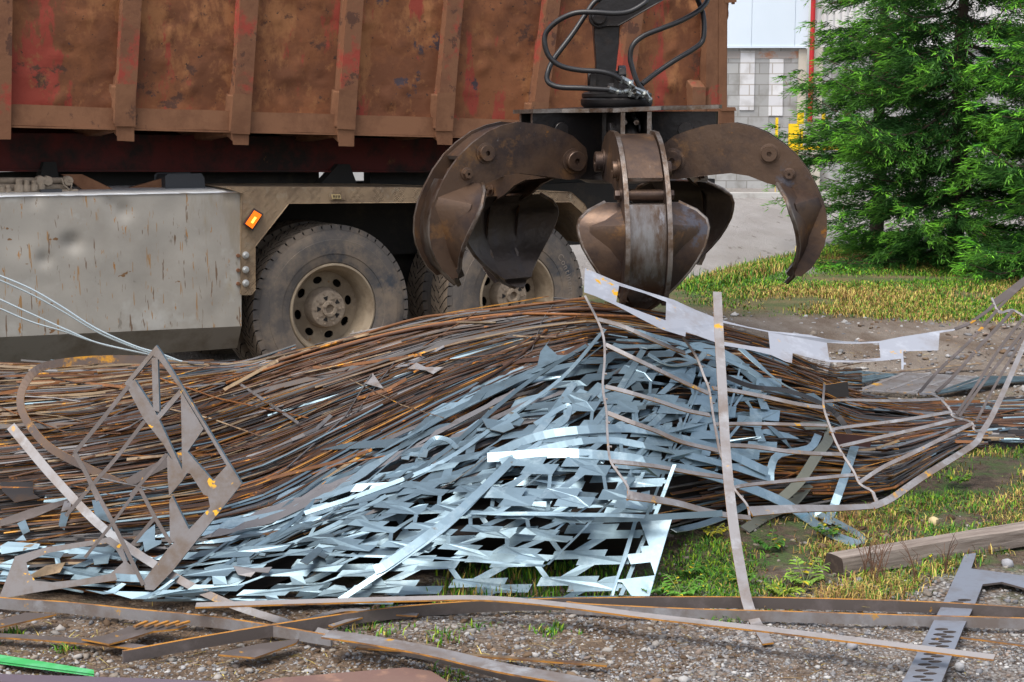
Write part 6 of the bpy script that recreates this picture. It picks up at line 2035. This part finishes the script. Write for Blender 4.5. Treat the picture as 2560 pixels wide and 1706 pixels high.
# broad-leaved weeds
def weed(x, y, size, nst, label, col, serr=5):
    c = ground(O(x, y))
    root = empty('weed_plant', (c.x, c.y, 0))
    tag(root, label, 'weed')
    V, Fs, T = [], [], []
    st = MB()
    n = 0
    for k in range(nst):
        a = 6.283 * k / nst + nr.normal(0, .3)
        e = np.array([math.cos(a), math.sin(a), 0]); s_ = np.array([-e[1], e[0], 0])
        L_ = size * nr.uniform(.6, 1.1); rise = nr.uniform(.5, 1.1)
        pts = [np.array([c.x, c.y, 0]) + e * L_ * t * .8 + np.array([0, 0, L_ * rise * (t - .45 * t * t)]) for t in np.linspace(0, 1, 8)]
        st.tube([Vector(p) for p in pts], .0018, 4, 0, False)
        for i, p in enumerate(pts[2:]):
            t = (i + 2) / 7
            for sg in (-1, 1):
                l = size * .34 * math.sin(math.pi * min(.98, .25 + t * .7)) * nr.uniform(.7, 1.2)
                d = e * .55 + s_ * sg * .85 + np.array([0, 0, nr.uniform(-.25, .3)])
                d /= np.linalg.norm(d)
                w_ = np.cross(d, np.array([0, 0, 1.0])); w_ /= np.linalg.norm(w_) + 1e-9
                q_ = [p, p + d * l * .35 + w_ * l * .24, p + d * l * .75 + w_ * l * .18, p + d * l, p + d * l * .75 - w_ * l * .18, p + d * l * .35 - w_ * l * .24]
                q_[3] = q_[3] - np.array([0, 0, l * .2])
                V += q_; Fs += [(n, n + 1, n + 2, n + 3), (n, n + 3, n + 4, n + 5)]; n += 6
                cc = np.array(col) * nr.uniform(.7, 1.35)
                if nr.random() < .12: cc = np.array((.45, .38, .02))
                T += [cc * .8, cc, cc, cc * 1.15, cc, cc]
    st.build('stem', mat('weed_stem', (.12, .16, .04), .7), root)
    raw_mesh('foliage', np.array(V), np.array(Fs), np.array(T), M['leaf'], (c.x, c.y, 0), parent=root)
for x, y, s, n, lab, c in ((1565, 1372, .15, 9, 'pale green feathery weed behind the long dark bar', (.13, .34, .04)), (1500, 1366, .1, 8, 'small feathery weed beside the foot of the bright panel', (.12, .3, .06)),
                           (1850, 1345, .17, 7, 'tall yellow green weed before the end of the timber beam', (.22, .38, .05)), (1800, 1372, .12, 8, 'low leafy weed with yellow leaves, left of the tall one', (.25, .36, .03)),
                           (2115, 1290, .1, 7, 'green weed below the middle of the timber beam', (.1, .28, .03)), (1990, 1305, .09, 6, 'small weed leaning on the timber beam front', (.2, .36, .03)),
                           (1640, 1230, .11, 8, 'yellow leaved weed under the barred frame', (.34, .33, .03)), (1770, 1260, .13, 8, 'green weed beside the olive strip end', (.08, .24, .03)), (1900, 1230, .11, 7, 'dark green weed behind the bright band end', (.07, .2, .02)),
                           (1330, 1340, .09, 7, 'small green weed seen through the punched sheet', (.1, .26, .03)), (2080, 1180, .1, 6, 'pale weed at the corner of the barred frame', (.2, .3, .08)), (2200, 1110, .12, 7, 'bright weed among the grass at the right', (.14, .32, .03)),
                           (1700, 1335, .11, 8, 'leafy weed right beside the upright bar', (.1, .27, .03)), (1590, 1320, .1, 8, 'green weed behind the pale feathery one', (.08, .24, .03))):
    weed(x, y, s * .8, n, lab, [q_ * .75 for q_ in c])
# dry brown stalks by the timber
for x, y in ((900, 660), (960, 690), (1000, 740), (1060, 720), (1330, 720), (1590, 640), (2080, 330)):
    c = P6g(x, y)
    m = MB()
    root_pts = []
    for k in range(5):
        a = nr.uniform(0, 6.28); h = nr.uniform(.1, .2)
        pts_ = [Vector((c.x, c.y, 0)) + Vector((math.cos(a) * h * .35 * t * t, math.sin(a) * h * .35 * t * t, h * t)) for t in (0, .35, .7, 1)]
        m.tube(pts_, [.0022, .0018, .0014, .0008], 4)
        for t in (1, 2, 3):
            b = nr.uniform(0, 6.28)
            m.tube([pts_[t], pts_[t] + Vector((math.cos(b) * .03, math.sin(b) * .03, .025))], .0009, 3)
    o = m.build('dry_stalk', mat('dry_brown_stalk', (.12, .06, .035), .9)); tag(o, 'dry brown branching stalk before the timber beam', 'dry weed', 'dry stalks along the timber')
